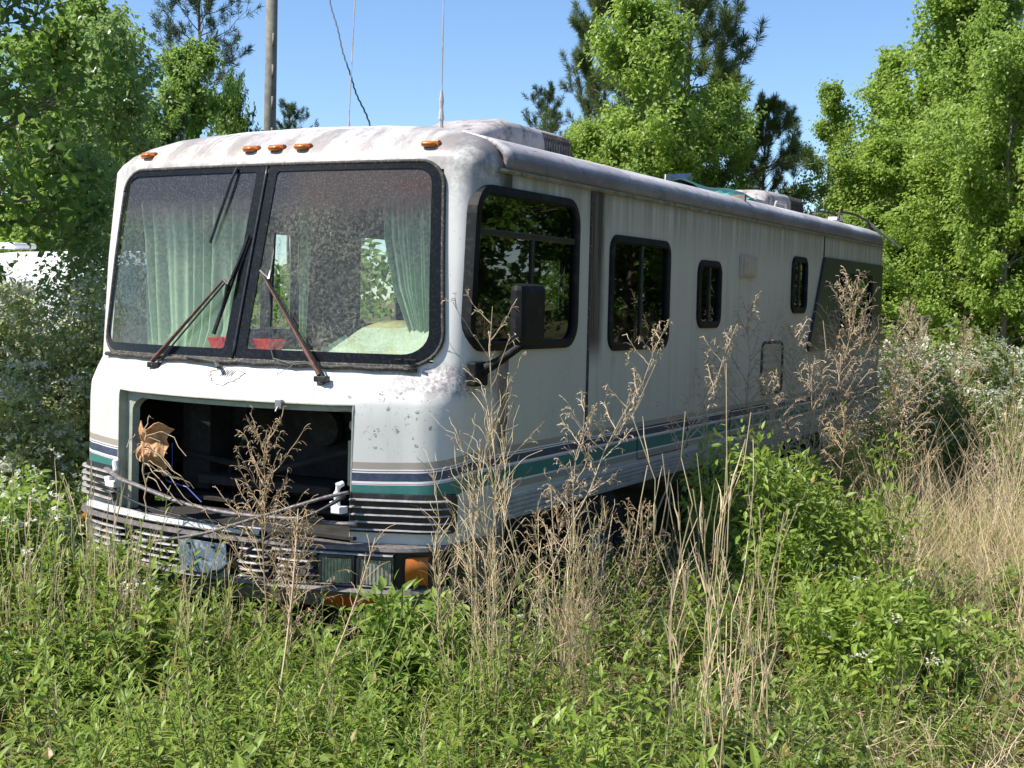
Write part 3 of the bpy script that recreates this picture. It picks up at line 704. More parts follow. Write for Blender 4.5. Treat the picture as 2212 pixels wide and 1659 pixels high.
# --- grille blocks either side
tt_ = lambda s: [s*v for v in [.757, .80, .85, .9, .95, 1.0]+[1+i/8 for i in range(1, 7)]]
for s in (-1, 1):
    mb = MB(); zt_, zb_ = -.955, -1.150
    rows = [(zt_, .002), (zt_-.004, .014), (zt_-.02, .016), (-1.06, .016), (zb_+.02, .016), (zb_+.004, .014), (zb_, .002)]
    tq = tt_(s)
    V = [[contour(z+( -.022*max(0, abs(t)-1) if False else 0), t, o_) for t in tq] for z, o_ in rows]
    mb.grid(V); 
    V2 = [[contour(z, tq[-1]+s*.06*k_, .016-.014*k_*.9) for k_ in (0, 1)] for z in (zt_-.012, -1.06, zb_+.012)]
    mb.grid(V2)
    gp = part(mb, 'grille_panel', 'black', smooth=False)
    for k in range(5):
        z = -.985-k*.036
        sl_ = MB(); V = [[contour(z+dz, t, oo) for t in tq[:-1]] for dz, oo in ((.003, .012), (.002, .036), (-.004, .038), (-.008, .014))]
        sl_.grid(V); part(sl_, 'grille_slat', 'slatgrey', gp, smooth=False)
# white lower return of the cap
# --- bumper: grey plastic with ribs
def bump(dx, z, out):
    a_ = abs(dx); s = 1 if dx >= 0 else -1
    y = -.475+.21*(min(a_, 1.05)/1.05)**2
    if a_ > 1.0: y += (a_-1.0)**2*4.5
    return np.array([CXM+dx, y-out, z+H])
dxs = np.concatenate([np.linspace(-1.24, -1.0, 9), np.linspace(-.95, .95, 30), np.linspace(1.0, 1.24, 9)])
mb = MB()
prof = [(.10, -1.200, -.12), (0, -1.203, -.01), (0, -1.208, .03), (0, -1.226, .036), (0, -1.236, .01), (0, -1.236, -.02), (0, -1.41, -.02), (0, -1.415, .025), (0, -1.432, .035), (0, -1.445, .01), (0, -1.52, -.02), (0, -1.53, -.12)]
mb.grid([[bump(d, z, o_) for d in dxs] for _, z, o_ in prof]); bp = part(mb, 'bumper', ['greyplastic', 'black'], smooth=False)
for p_ in bp.data.polygons:
    if H-1.405 < p_.center[2] < H-1.24: p_.material_index = 1
for s in (-1, 1):
    mb = MB(); mb.grid([[np.array((CXM+s*1.215, y_, z+H)) for y_ in (-.1, .1, .45)] for z in (-1.20, -1.23, -1.41, -1.52)]); part(mb, 'bumper_end', 'greyplastic', bp)
mb = MB(); mb.grid([[bump(d, z, o_) for d in np.linspace(-1.0, .34, 26)] for z, o_ in ((-1.160, -.02), (-1.160, .02), (-1.185, .026), (-1.195, .01))])
part(mb, 'white_moulding', 'chrome', bp)
for z in (-1.262, -1.297, -1.332, -1.367, -1.402):
    for a_, b2 in ((-1.0, -.62), (-.56, -.16), (.20, .38), (.42, .63)):
        j = rng.uniform(-.012, .012, 2); sl_ = MB(); xs_ = np.linspace(a_+j[0], b2+j[1], 8); ww = np.array([.35, .8, 1, 1, 1, 1, .9, .5])
        sl_.grid([[bump(d, z+dz, -.018+(o_+.018)*w_) for d, w_ in zip(xs_, ww)] for dz, o_ in ((.005, -.016), (.004, .026), (-.003, .030), (-.009, -.015))]); part(sl_, 'bumper_slat', 'slatgrey', bp)
mb = MB(); mb.grid([[bump(d, z, o_) for d in np.linspace(.42, 1.02, 10)] for z, o_ in ((-1.238, -.01), (-1.241, .034), (-1.249, .037), (-1.256, -.01))]); part(mb, 'bumper_slat', 'slatgrey', bp)
# head lamps, signals
for s in (-1, 1):
    for a_, b2 in ((.66, .825), (.845, 1.01)):
        mb = MB(); mb.grid([[bump(s*d, z, .010+.012*math.sin(math.pi*(d-a_)/(b2-a_))) for d in np.linspace(a_+.008, b2-.008, 6)] for z in (-1.272, -1.32, -1.392)])
        hl = part(mb, 'headlight', 'lamp', smooth=True)
        mb = MB(); loop = [(a_, -1.264), (b2, -1.264), (b2, -1.402), (a_, -1.402), (a_, -1.264)]
        mb.tube([bump(s*d, z, .014) for d, z in loop], .009, 4); part(mb, 'headlight_bezel', 'greyplastic', hl)
    mb = MB(); V = [[bump(s*d, z, o_) for d in np.linspace(1.07, 1.15, 9)] for z, o_ in ((-1.255, .0), (-1.26, .03), (-1.31, .035), (-1.385, .03), (-1.395, .0))]
    mb.grid(V); part(mb, 'turn_signal', 'amber', smooth=True)
    mb = MB(); V = [[bump(s*d, z, o_) for d in np.linspace(.68, .95, 5)] for z, o_ in ((-1.455, -.005), (-1.457, .015), (-1.51, .0))]
    mb.grid(V); part(mb, 'lower_reflector', 'amberdark')
# licence plate
mb = MB(); p = bump(.02, -1.325, .05); px_, py_ = np.array([1, .0, -.02]), np.array([0, -.10, 1.])
V = [[p+px_*u*.155+py_*w_*.082+np.array((0, -.0015*math.sin(3*u+w_), 0)) for u in np.linspace(-1, 1, 5)] for w_ in np.linspace(-1, 1, 5)]
mb.grid(V); lp = part(mb, 'licence_plate', 'plate', smooth=False); lp.modifiers.new('t', 'SOLIDIFY').thickness = .004
for u, w_ in ((-.55, .75), (.5, .75), (-.55, -.75), (.5, -.75)):
    mb = MB(); q = p+px_*u*.155+py_*w_*.082; mb.box(q+(-.009, -.012, -.005), q+(.009, 0, .005)); part(mb, 'plate_screw', 'black', lp)
# loose trim strips sprung off the nose
def strip(pts, r_=.013, mat='strip', fl=.55):
    P_ = np.array(pts, float); n = len(P_); t = np.linspace(0, n-1, (n-1)*5+1)
    Q = np.stack([np.interp(t, np.arange(n), P_[:, k]) for k in range(3)], 1)
    for _ in range(4): Q[1:-1] = (Q[:-2]+2*Q[1:-1]+Q[2:])/4
    mb = MB(); mb.tube(Q, r_, 6, flat=fl); return part(mb, 'loose_trim_strip', mat, smooth=True)
W_ = lambda dx, z, y=-.5: (CXM+dx, y, z+H)
strip([W_(-.80, -.96, -.36), W_(-.57, -.984), W_(-.43, -1.008), W_(-.12, -1.065, -.53), W_(.18, -1.085, -.54), W_(.47, -1.085, -.52), W_(.72, -1.068, -.48)], .019)
strip([W_(-.46, -1.298, -.62), W_(-.18, -1.249, -.64), W_(.13, -1.182, -.64), W_(.36, -1.10, -.62), W_(.58, -1.022, -.57), W_(.73, -.965, -.46), W_(.79, -.95, -.36)], .016)
strip([W_(.80, -.96, -.40), W_(.72, -1.031, -.5), W_(.58, -1.101, -.58), W_(.36, -1.261, -.64), W_(.22, -1.366, -.66)], .016, 'black')
strip([W_(.40, -1.09, -.46), W_(.6, -1.095, -.46), W_(.88, -1.09, -.42)], .02)
strip([W_(-.95, -1.03, -.32), W_(-.7, -1.06, -.42), W_(-.4, -1.12, -.48), W_(0, -1.15, -.5), W_(.3, -1.165, -.5)], .010, 'black')
strip([W_(.28, -1.12, -.5), W_(.42, -1.105, -.52), W_(.62, -1.135, -.50)], .012)
# --- engine bay and cabin
mb = MB()
mb.box((-2.34, .30, -1.1+H), (-.10, .34, -.40+H)); mb.box((-2.36, .0, -1.12+H), (-2.34, .34, -.40+H)); mb.box((-.10, .0, -1.12+H), (-.08, .34, -.40+H))
mb.box((-2.30, -.06, -.45+H), (-.14, .34, -.43+H)); mb.box((-1.80, -.24, -.50+H), (-.64, -.11, -.485+H)); mb.box((-2.3, .0, -1.14+H), (-.14, .3, -1.12+H)); mb.box((-2.02, -.33, -1.19+H), (-.42, .0, -1.175+H)); mb.box((-1.72, -.43, -1.19+H), (-.72, -.33, -1.176+H)); part(mb, 'engine_bay', 'dark')
mb = MB(); mb.box((-1.9, .1, -1.1+H), (-1.7, .3, -.55+H)); mb.tube([(-1.0, .2, -.72+H), (-1.0, .26, -.72+H)], .10, 14); mb.box((-1.7, .0, -1.05+H), (-.8, .28, -1.0+H)); mb.tube([(-1.9, .1, -.9+H), (-1.2, .0, -.95+H), (-.7, .1, -.8+H)], .02, 6); mb.tube([(-1.5, .18, -.6+H), (-1.45, .1, -.8+H), (-1.6, .15, -1.0+H)], .02, 6)
part(mb, 'radiator_frame', 'dark', bevel=.01)
mb = MB(); mb.box((-.68, -.02, -.98+H), (-.48, .2, -.74+H)); mb.tube([(-.62, -.05, -.66+H), (-.62, .1, -.66+H)], .035, 10); mb.tube([(-.5, -.05, -.67+H), (-.5, .1, -.67+H)], .028, 10); part(mb, 'washer_bottle', 'beige', bevel=.02)
mb = MB(); mb.box((-2.36, .0, -.40+H), (-.08, .42, -.36+H)); mb.box((-2.36, .38, -.8+H), (-.08, .42, -.36+H))
mb.grid([[surf(x, -.31, -.03)*np.array((1, 0, 1))+np.array((0, fy(x, -.31)+.03, 0)) for x in np.linspace(-1.06, 1.06, 20)], [np.array((CXM+x, .3, -.302+H)) for x in np.linspace(-1.06, 1.06, 20)]])
part(mb, 'dashboard', 'dash')
# instrument hood on the driver's side, yellowed at its crown
mb = MB(); V = []
for y, zt, w0, w1 in ((-.08, -.32, .46, .93), (-.05, -.27, .46, .96), (.02, -.235, .47, 1.02), (.15, -.165, .50, 1.06), (.30, -.125, .53, 1.06), (.40, -.13, .55, 1.06), (.44, -.36, .55, 1.06)):
    V.append([(CXM+w0-.2, y, -.35+H), (CXM+w0-.06, y, (zt-.35)/2+.0+H), (CXM+w0, y, zt+H), (CXM+(w0+w1)/2, y, zt+.008+H), (CXM+w1, y, zt+H)])
mb.grid(V, mi=0); me_ = mb
ih = part(me_, 'instrument_hood', ['dash', 'dashold'], smooth=False)
for p_ in ih.data.polygons:
    if p_.center[1] > .1: p_.material_index = 1
mb = MB()
for k in range(9): mb.box((-.95+k*.085, -.13, -.3075+H), (-.885+k*.085, -.115, -.302+H))
part(mb, 'defroster_vents', 'dark')
mb = MB(); mb.box((-2.40, .42, -.98+H), (-.04, 8.7, -.94+H)); mb.box((-2.40, 3.3, -.94+H), (-1.3, 3.34, .85+H)); mb.box((-1.0, 4.3, -.94+H), (-.04, 4.34, .85+H))
mb.box((-2.40, .25, .62+H), (-.04, .75, .66+H)); mb.box((-2.40, .75, .50+H), (-.04, .79, .80+H)); part(mb, 'cabin_interior', 'cabin')
for x0, c, dz in ((-.95, 'seat', 0), (-2.15, 'seat', -.34)):
    mb = MB(); mb.box((x0, 1.25, -.94+H), (x0+.5, 1.75, -.5+H)); mb.box((x0, 1.62, -.5+H), (x0+.5, 1.78, .05+dz+H)); mb.box((x0+.12, 1.63, .06+dz+H), (x0+.38, 1.75, .2+dz+H)); part(mb, 'cab_seat', c, bevel=.05)
mb = MB(); an = np.linspace(0, 2*math.pi, 25); mb.tube([(-.62+.19*math.cos(a_), .62+.08*math.sin(a_), -.22+.19*math.sin(a_)+H) for a_ in an], .014, 6)
mb.tube([(-.62, .44, -.35+H), (-.62, .6, -.23+H)], .02, 6); part(mb, 'steering_wheel', 'black', smooth=True)
mb = MB(); mb.add([(-.98, .1, -.31+H), (-.80, .12, -.20+H), (-.74, .15, -.31+H), (-.90, .3, -.25+H)], f3=[(0, 1, 2), (0, 3, 1), (1, 3, 2)]); part(mb, 'folded_cloth', 'seatpale')
# mirror
mb = MB(); mb.box((.22, .02, -.22+H), (.30, .29, .08+H)); mr = part(mb, 'wing_mirror', 'mirrorblack', bevel=.035)
mb = MB(); mb.box((.0, .02, -.43+H), (.05, .15, -.31+H)); mb.tube([(.03, .10, -.36+H), (.12, .14, -.30+H), (.24, .20, -.20+H)], [.035, .025, .022], 6); part(mb, 'mirror_arm', 'mirrorblack', mr, bevel=.01)
# antennas
for (x, y, h0, h1, lx) in ((-.5, .55, .86, 1.72, .002), (-1.6, 1.25, .90, 1.80, .05)):
    mb = MB(); mb.tube([(x, y, h0+H), (x, y, h0+.09+H), (x, y, h0+.10+H), (x, y, h0+.16+H), (x, y, h0+.20+H), (x, y, h0+.26+H)], [.016, .012, .017, .010, .014, .005] if x > -1 else [.016, .012, .014, .008, .004, .003], 8)
    mb.tube([(x, y, h0+.2+H), (x+lx*.5, y, h0+.8+H), (x+lx, y, h1+.5+H)], .0035, 5); part(mb, 'whip_antenna', 'ac')
# roof air conditioners
def acunit(y0, y1, x0, x1, zt, slope=.35):
    n = 14; V = []
    for j in range(n+1):
        v = j/n; y = y0+(y1-y0)*v
        hgt = min(1, .42+.58*min(1, v/slope)) if slope else 1; hgt *= min(1, math.sqrt(max(0, (1-v)*14))) if v > .93 else 1
        row = []
        for k in range(13):
            a_ = math.pi*k/12; c_ = math.copysign(abs(math.cos(a_))**.35, math.cos(a_)); s_ = abs(math.sin(a_))**.35
            sh = 1-(.12*(1-v) if v < .3 else 0); row.append(((x0+x1)/2-c_*(x1-x0)/2*sh, y, .89+(zt-.89)*s_*hgt+H))
        V.append(row)
    mb = MB(); mb.grid(V)
    for e in (0, -1):
        row = np.array(V[e]); c_ = row.mean(0); mb.add(np.vstack([row, c_]), f3=[(i, i+1, len(row)) for i in range(len(row)-1)])
    u = part(mb, 'roof_air_conditioner', 'ac', smooth=True)
    mb = MB()
    for k in range(17):
        y = y1-.50+k*.026; a0, a1 = .16, .75
        mb.tube([((x0+x1)/2+abs(math.cos(a_))**.35*(x1-x0)/2*1.004, y, .89+(zt-.885)*abs(math.sin(a_))**.35+H) for a_ in np.linspace(.012, .7, 8)], .0045, 4)
    part(mb, 'louvres', 'gasket', u)
    return u
acunit(1.50, 3.00, -1.50, -.86, 1.18, .35)
acunit(6.75, 8.0, -1.55, -.62, 1.13, .15)
mb = MB(); mb.box((-.95, 6.25, .86+H), (-.55, 6.8, .93+H)); mb.box((-.9, 6.3, .93+H), (-.6, 6.55, .985+H)); mb.tube([(-.56, 6.75, .93+H), (-.56, 6.8, .99+H), (-.56, 7.1, .99+H), (-.56, 7.15, .92+H)], .015, 6); part(mb, 'roof_vent', 'ac', bevel=.02)
mb = MB(); mb.add([(-.80, 4.55, .90+H), (-.80, 5.22, .90+H), (-.84, 4.66, 1.06+H), (-.84, 5.25, 1.125+H), (-.80, 4.98, 1.02+H)], f3=[(0, 1, 4), (1, 3, 4), (3, 2, 4), (2, 0, 4)]); o = part(mb, 'open_roof_hatch', 'steel'); o.modifiers.new('t', 'SOLIDIFY').thickness = .01
mb = MB(); mb.tube([(-.30, 8.1, .90+H), (-.30, 8.15, .99+H), (-.25, 8.6, .985+H), (-.16, 8.75, .93+H), (-.12, 8.8, .84+H)], .014, 6); mb.tube([(-.55, 8.1, .90+H), (-.55, 8.15, 1.0+H), (-.5, 8.7, 1.0+H), (-.45, 8.95, .9+H)], .014, 6); mb.box((-.42, 8.15, .90+H), (-.30, 8.3, .935+H), mi=1)
part(mb, 'rear_ladder', ['gasket', 'white'], smooth=False)
mb = MB(); mb.tube([(-.2, 8.72, .96+H), (.10, 9.2, .66+H)], .014, 6); part(mb, 'ladder_rung', 'beige')
# wheels
for x, y in ((-.14, 1.75), (-2.3, 1.75), (-.16, 6.6), (-2.28, 6.6)):
    mb = MB(); prf = [(-.11, .20), (-.12, .30), (-.11, .365), (-.07, .38), (.07, .38), (.11, .365), (.12, .30), (.11, .20)]
    mb.grid([[(x+a_, y+r_*math.cos(t), .34+r_*math.sin(t)) for t in np.linspace(0, 2*math.pi, 29)[:-1]] for a_, r_ in prf], closed=True)
    w_ = part(mb, 'wheel', 'tyre', smooth=True); mb = MB()
    mb.grid([[(x+a_*(1 if x > -1 else -1), y+r_*math.cos(t), .34+r_*math.sin(t)) for t in np.linspace(0, 2*math.pi, 21)[:-1]] for a_, r_ in ((.10, .21), (.06, .17), (.08, .08), (.11, .05), (.11, 0.001))], closed=True); part(mb, 'wheel_rim', 'steel', w_)
mb = MB(); mb.box((-2.2, .3, -1.25+H), (-.3, 8.6, -1.0+H)); part(mb, 'chassis', 'dark')
# wipers
def S_(dx, z, o_): return tuple(surf(dx, z, o_))
def wiper(base, elbow, btop, bbot, mat):
    a_ = MB(); 
    p0, p1 = np.array(S_(*base)), np.array(S_(*elbow))
    a_.tube([p0, p0*.85+p1*.15, p0*.2+p1*.8, p1], [.013, .011, .007, .006], 6); arm = None
    w_ = MB(); w_.tube([p0+(.02, -.0, -.02), p0+(-.02, .04, -.045)], .022, 8); w_.box(p0+(-.03, -.01, -.035), p0+(.045, .03, -.005))
    root = part(w_, 'wiper', 'black', bevel=.004)
    part(a_, 'wiper_arm', mat, root)
    r_ = MB(); q = np.array((.035, 0, -.012)); r_.tube([p0+q, p1+q*.6], .005, 5); part(r_, 'wiper_rod', 'black', root)
    bl = MB(); b0, b1 = np.array(S_(*bbot)), np.array(S_(*btop)); mid = (b0+b1)/2+np.array((0, -.03, 0))
    bl.tube([b0, (b0+b1)/2, b1], .006, 4, flat=1.8); bl.tube([b0*.85+b1*.15, mid*.5+(b0*.7+b1*.3)*.5, mid, mid*.5+(b0*.3+b1*.7)*.5, b0*.15+b1*.85], [.005, .008, .011, .008, .005], 5)
    bl.tube([p1, mid], .008, 5)
    part(bl, 'wiper_blade', 'black', root)
# pivots sit on the cowl, blades rest on the glass
wiper((-.56, -.392, .03), (-.115, .055, .06), (-.03, .30, .028), (-.145, -.22, .028), 'rust')
wiper((.56, -.42, .04), (.112, .105, .06), (.14, .31, .028), (.21, -.17, .028), 'rust')
mb = MB(); mb.tube([S_(-.2, .665, .02), S_(-.215, .60, .03), S_(-.235, .5, .03), S_(-.29, .26, .025)], .009, 5); part(mb, 'hanging_gasket_strip', 'black')
mb = MB(); mb.tube([S_(-.30, -.35, .03), S_(-.18, -.36, .03), S_(-.08, -.375, .035), S_(-.03, -.41, .04)], .014, 6, flat=.6); part(mb, 'loose_lip_end', 'gasket')
mb = MB(); mb.tube([S_(.22, -.25, .03), S_(.26, -.33, .03), S_(.36, -.36, .04), S_(.45, -.345, .04)], .003, 4); mb.tube([S_(.30, -.36, .02), S_(.32, -.415, .02), S_(.38, -.37, .03)], .002, 4); part(mb, 'washer_hose', 'wire')

# --- things on or in the motorhome
def curtain(rows, folds, amp, name_label, group=None):
    mb = MB(); V = []
    for z, x0, x1, y in rows:
        n = 90; V.append([(x0+(x1-x0)*(k/n+.010*math.sin(k*.37+z*2)), y+amp*(math.sin(folds*2*math.pi*k/n+1.9*math.sin(k*.13+z*.6)+z*.5)*(.55+.45*math.sin(k*.11+1))+.35*math.sin(k*.77+2*z)), z+H+(.012*math.sin(k*.3) if z < -.2 else 0)) for k in range(n+1)])
    mb.grid(V); o = mb.obj('curtain', 'curtain', smooth=True); tag(o, name_label, 'curtain', 'mint curtains inside the windshield'); return o
curtain([(.52, -2.25, -1.44, .12), (.3, -2.22, -1.45, .12), (.0, -2.2, -1.47, .12), (-.2, -2.18, -1.5, .12), (-.325, -2.14, -1.56, .10)], 9, .03, 'wide mint green curtain hanging behind the left windshield pane')
curtain([(.55, -.60, -.30, .14), (.3, -.58, -.29, .14), (.05, -.52, -.29, .14), (-.1, -.45, -.29, .14), (-.25, -.37, -.29, .13), (-.33, -.34, -.29, .12)], 7, .022, 'mint curtain gathered to a point beside the right edge of the windshield')
curtain([(.50, -1.17, -1.08, .2), (.1, -1.17, -1.10, .2), (-.27, -1.16, -1.12, .2)], 2, .015, 'narrow strip of mint curtain just right of the windshield centre post')
def tray(dx0, dx1, label):
    mb = MB(); y = fy((dx0+dx1)/2, -.33)+.055
    a_ = [(CXM+dx0+.02, y, -.300+H), (CXM+dx1-.02, y, -.300+H), (CXM+dx1-.02, y+.09, -.300+H), (CXM+dx0+.02, y+.09, -.300+H)]
    b2 = [(CXM+dx0, y-.02, -.232+H), (CXM+dx1, y-.02, -.232+H), (CXM+dx1, y+.11, -.232+H), (CXM+dx0, y+.11, -.232+H)]
    mb.add(a_+b2, f4=[(0, 3, 2, 1), (0, 1, 5, 4), (1, 2, 6, 5), (2, 3, 7, 6), (3, 0, 4, 7)])
    mb.box((CXM+dx1-.02, y-.01, -.296+H), (CXM+dx1+.03, y+.05, -.288+H))
    o = mb.obj('red_tray', 'red'); o.modifiers.new('t', 'SOLIDIFY').thickness = .004; tag(o, label, 'tray', 'red plastic trays on the dashboard')
tray(-.22, -.075, 'red plastic tray on the dashboard left of the windshield centre post')
tray(.065, .20, 'red plastic tray on the dashboard right of the windshield centre post')
# green tarpaulin on the roof
mb = MB(); V = []
for i in range(14):
    u = i/13; y = 4.75+1.6*u
    V.append([(x, y+.03*math.sin(9*x), .9+H+.05*math.sin(7*u+5*x)*(1 if -1.3 < x < -.5 else .2)+.16*math.exp(-((x+.72)/.2)**2)*math.sin(math.pi*min(1, u+.12)**.7)) for x in np.linspace(-1.6, -.42, 12)])
mb.grid(V); tp = mb.obj('tarpaulin', 'green'); tp.modifiers.new('t', 'SOLIDIFY').thickness = .006
tag(tp, 'crumpled dark green tarpaulin lying on the motorhome roof by the open hatch', 'tarpaulin')
mb = MB(); V = [[(-.45+.13*u, 5.0+.5*v, .905+H+.018*math.sin(9*u+7*v)+.025*math.sin(3.1*v)-.03*u) for u in np.linspace(-1, 1, 9)] for v in np.linspace(0, 1, 8)]
mb.grid(V); o = mb.obj('rag', 'teal'); o.modifiers.new('t', 'SOLIDIFY').thickness = .004; tag(o, 'bright teal rag draped over the roof edge beside the green tarpaulin', 'rag')
# torn card in the engine bay
mb = MB(); c = np.array([-1.60, -.44, H-.78]); V = []
for v in np.linspace(0, 1, 10):
    V.append([c+np.array((-.11+.20*u+.02*math.sin(9*v+3*u), -.05*math.sin(3.1*u)-.035*math.sin(7*v+4*u)+.02*math.sin(17*u*v+2), .09-.20*v*(1-.25*math.sin(5*u))+.02*math.sin(11*u))) for u in np.linspace(0, 1, 12)])
mb.grid(V); o = mb.obj('torn_carton', 'cardboard'); o.modifiers.new('t', 'SOLIDIFY').thickness = .005; tag(o, 'torn brown cardboard carton caught in the left of the open engine bay', 'carton')
mb = MB(); mb.tube([(-1.50, -.42, H-.78), (-1.50, -.42, H-.90), (-1.56, -.42, H-.95), (-1.53, -.42, H-.98), (-1.4, -.42, H-1.0), (-1.3, -.42, H-1.07)], .0035, 5); o = mb.obj('loose_wire', 'blue'); tag(o, 'thin blue wire dangling out of the open engine bay', 'wire')

# ------------------------------------------------------------------ utility pole, cable, white trailer
mb = MB(); mb.tube([(-16.1, 18.55, -.2), (-16.0, 18.55, 12)], [.155, .12], 16)
for k in range(7): mb.box((-15.9+.004*k, 18.38, 3.2+k*.7), (-15.86+.004*k, 18.42, 3.5+k*.7))
o = mb.obj('utility_pole', 'wood', smooth=True); tag(o, 'tall weathered wooden utility pole rising behind the motorhome', 'pole')
mb = MB(); n = 160; P_ = []
A0, A1 = np.array((-5.28, 5.95, 5.25)), np.array((-1.80, 1.98, 2.78))
for k in range(n):
    u = k/(n-1); p = A0*(1-u)+A1*u+np.array((0, 0, -.20*math.sin(math.pi*u))); p = p+.0025*np.array((math.cos(k*1.1), math.sin(k*1.1), 0))+.006*np.array((math.sin(k*.17), 0, math.cos(k*.11))); P_.append(p)
mb.tube(P_, .007, 5); o = mb.obj('service_cable', 'wire', smooth=True); tag(o, 'twisted grey overhead cable coming down to the motorhome roof', 'cable')
tr = empty('white_trailer', (-11.5, 7.5, 0)); tag(tr, 'sunlit white trailer half hidden behind the flowering brambles at the left', 'trailer')
def tpart(mb, name, mat, **k): o = mb.obj(name, mat, **k); o.parent = tr; o.matrix_parent_inverse = Matrix.Translation((11.5, -7.5, 0)); return o
rot = Matrix.Rotation(math.radians(-4), 3, 'Z')
mb = MB(); V = []
for u in (-3, -2.96, 0, 1.9, 2.02):
    k_ = .93 if abs(u) > 2.9 or u > 2 else 1
    V.append([tuple(np.array((-10.7, 7.6, 0))+np.array(rot@Vector((u, y_*k_, z_*(k_ if z_ > 1 else 1))))) for y_, z_ in ((-1.1, .5), (-1.1, 2.0), (-1.05, 2.22), (-.9, 2.33), (0, 2.38), (.9, 2.33), (1.05, 2.22), (1.1, 2.0), (1.1, .5))])
mb.grid(V)
for e in (V[0], V[-1]): mb.add(np.vstack([e, np.mean(e, 0)]), f3=[(i, (i+1) % 9, 9) for i in range(9)])
tpart(mb, 'trailer_body', 'white', smooth=False)
mb = MB(); c = np.array((-11.6, 7.4, 2.40)); mb.box(c-(.25, .2, .0), c+(.25, .2, .08)); tpart(mb, 'trailer_roof_vent', 'white', bevel=.03)
mb = MB(); c = np.array((-12.6, 6.6, 1.55)); mb.box(c-(.4, .04, .3), c+(.4, .04, .25), rot=rot); tpart(mb, 'trailer_window', 'tint', bevel=.01)
for q in (-.4, .4):
    mb = MB(); c = np.array((-11.4, 7.4, .33))+np.array(rot@Vector((q, -1.0, 0))); ax = np.array(rot@Vector((0, 1, 0))); mb.tube([c-ax*.1, c+ax*.1], .33, 18); tpart(mb, 'trailer_wheel', 'tyre')

# ------------------------------------------------------------------ TREES
def tree(name, H_, spread, prof, nb, lper, leaf, lmat, bmat, seed, lw=.75, up=.35, tr=.12, clus=.3, fine=False, base=.12, lean=(0, 0)):
    """trunk with limbs, crown of leaf clusters along the limbs"""
    global rng
    old = rng; rng = np.random.default_rng(seed)
    T = paths([(0, 0, -.1)], [(lean[0], lean[1], 1)], H_, 12, wig=.02)
    wood = MB(); wood.tubes(T, tr*np.linspace(1, .12, 12)[None]**1., 8)
    u = base+(1-base)*np.sqrt(rng.uniform(0, 1, nb))*.0+rng.uniform(0, 1, nb)*(1-base)*.98; u = np.clip(u+base*.0, base, .99); u[:3] = .97
    st, dr = along(T, np.zeros(nb, int), u); a = np.arange(nb)*2.4+rng.uniform(-.4, .4, nb)
    Lb = spread*np.interp(u, [p[0] for p in prof], [p[1] for p in prof])*rng.uniform(.45, 1.42, nb)+.12
    el = up+.75*u**2+rng.normal(0, .12, nb)
    d = np.stack([np.cos(a)*np.cos(el), np.sin(a)*np.cos(el), np.sin(el)], 1)
    B1 = paths(st, d, Lb, 7, (0, 0, -.05), .05); r1 = (tr*.30*(1-u*.75))[:, None]*np.linspace(1, .2, 7)[None]
    wood.tubes(B1, r1, 5)
    ns = 5; i2 = np.repeat(np.arange(nb), ns); u2 = rng.uniform(.25, 1., nb*ns); s2, d2 = along(B1, i2, u2)
    d2 = unit(d2+rnd(nb*ns)*.8+np.array((0, 0, .45))); L2 = Lb[i2]*rng.uniform(.22, .42, nb*ns)+.1
    B2 = paths(s2, d2, L2, 5, (0, 0, .05), .05); wood.tubes(B2, np.full((nb*ns, 5), tr*.07)*np.linspace(1, .3, 5), 3)
    n = int(lper*nb*ns); i3 = rng.integers(0, nb*ns, n); u3 = rng.uniform(.1, 1.05, n); s3, d3 = along(B2, i3, np.clip(u3, 0, 1))
    P = s3+rng.normal(size=(n, 3))*clus*.30
    out = unit(P-np.array((0, 0, 1))*P[:, 2:3]*1.-0)  # horizontal outward
    D = unit(out*.6+rnd(n)*.8+np.array((0, 0, -.35))); Nn = unit(rnd(n)*.75+np.array((0, 0, 1))+out*.3)
    cl = rng.uniform(0, 1, nb*ns)[i3]; tint = np.clip(.25*cl+.75*rng.uniform(0, 1, n), 0, .92)
    cr = MB(); cr.leaves(P, D, Nn, leaf*rng.uniform(.65, 1.25, n), leaf*lw*rng.uniform(.8, 1.15, n), tint, fine=fine)
    rng = old
    return (cr.mesh(name+'_crown', lmat), wood.mesh(name+'_trunk', bmat, True))
def place(kind, meshes, loc, rz, sc, label, group=None, cat='tree'):
    e = empty(kind, (loc[0], loc[1], float(gz(loc[0], loc[1]))))
    e.rotation_euler = (0, 0, rz); e.scale = (sc if isinstance(sc, tuple) else (sc,)*3)
    for me, nm in zip(meshes, ('crown', 'trunk')):
        o = bpy.data.objects.new(nm, me); COL.objects.link(o); o.parent = e
    return tag(e, label, cat, group)
cone = [(0, .75), (.15, 1), (.45, .8), (.75, .45), (1, .1)]
oval = [(0, .5), (.3, 1), (.6, .95), (.85, .6), (1, .25)]
G1 = tree('sweetgum', 8.0, 1.75, cone, 95, 105, .092, 'gum', 'palebark', 11, tr=.10)
G2 = tree('sweetgum', 8.0, 1.2, [(0, .8), (.2, 1), (.5, .85), (.8, .4), (1, .08)], 80, 78, .088, 'gum', 'palebark', 12, tr=.08)
G3 = tree('sweetgum', 6.4, 1.5, [(0, .9), (.3, 1.05), (.6, .95), (.85, .55), (1, .15)], 90, 100, .088, 'gum', 'palebark', 15, tr=.09)
O1 = tree('broadleaf', 7.0, 1.5, oval, 90, 80, .115, 'gum2', 'bark', 13)
O2 = tree('forest', 9.0, 3.2, oval, 90, 60, .17, 'forest', 'bark', 14)
def put(kind, meshes, xy, h, rad, H0, R0, label, group, rz=None):
    k = rad/R0; return place(kind, meshes, xy, h*3.7+xy[0] if rz is None else rz, (k, k, h/H0), label, group)
gg = 'young sweetgum trees behind the motorhome'
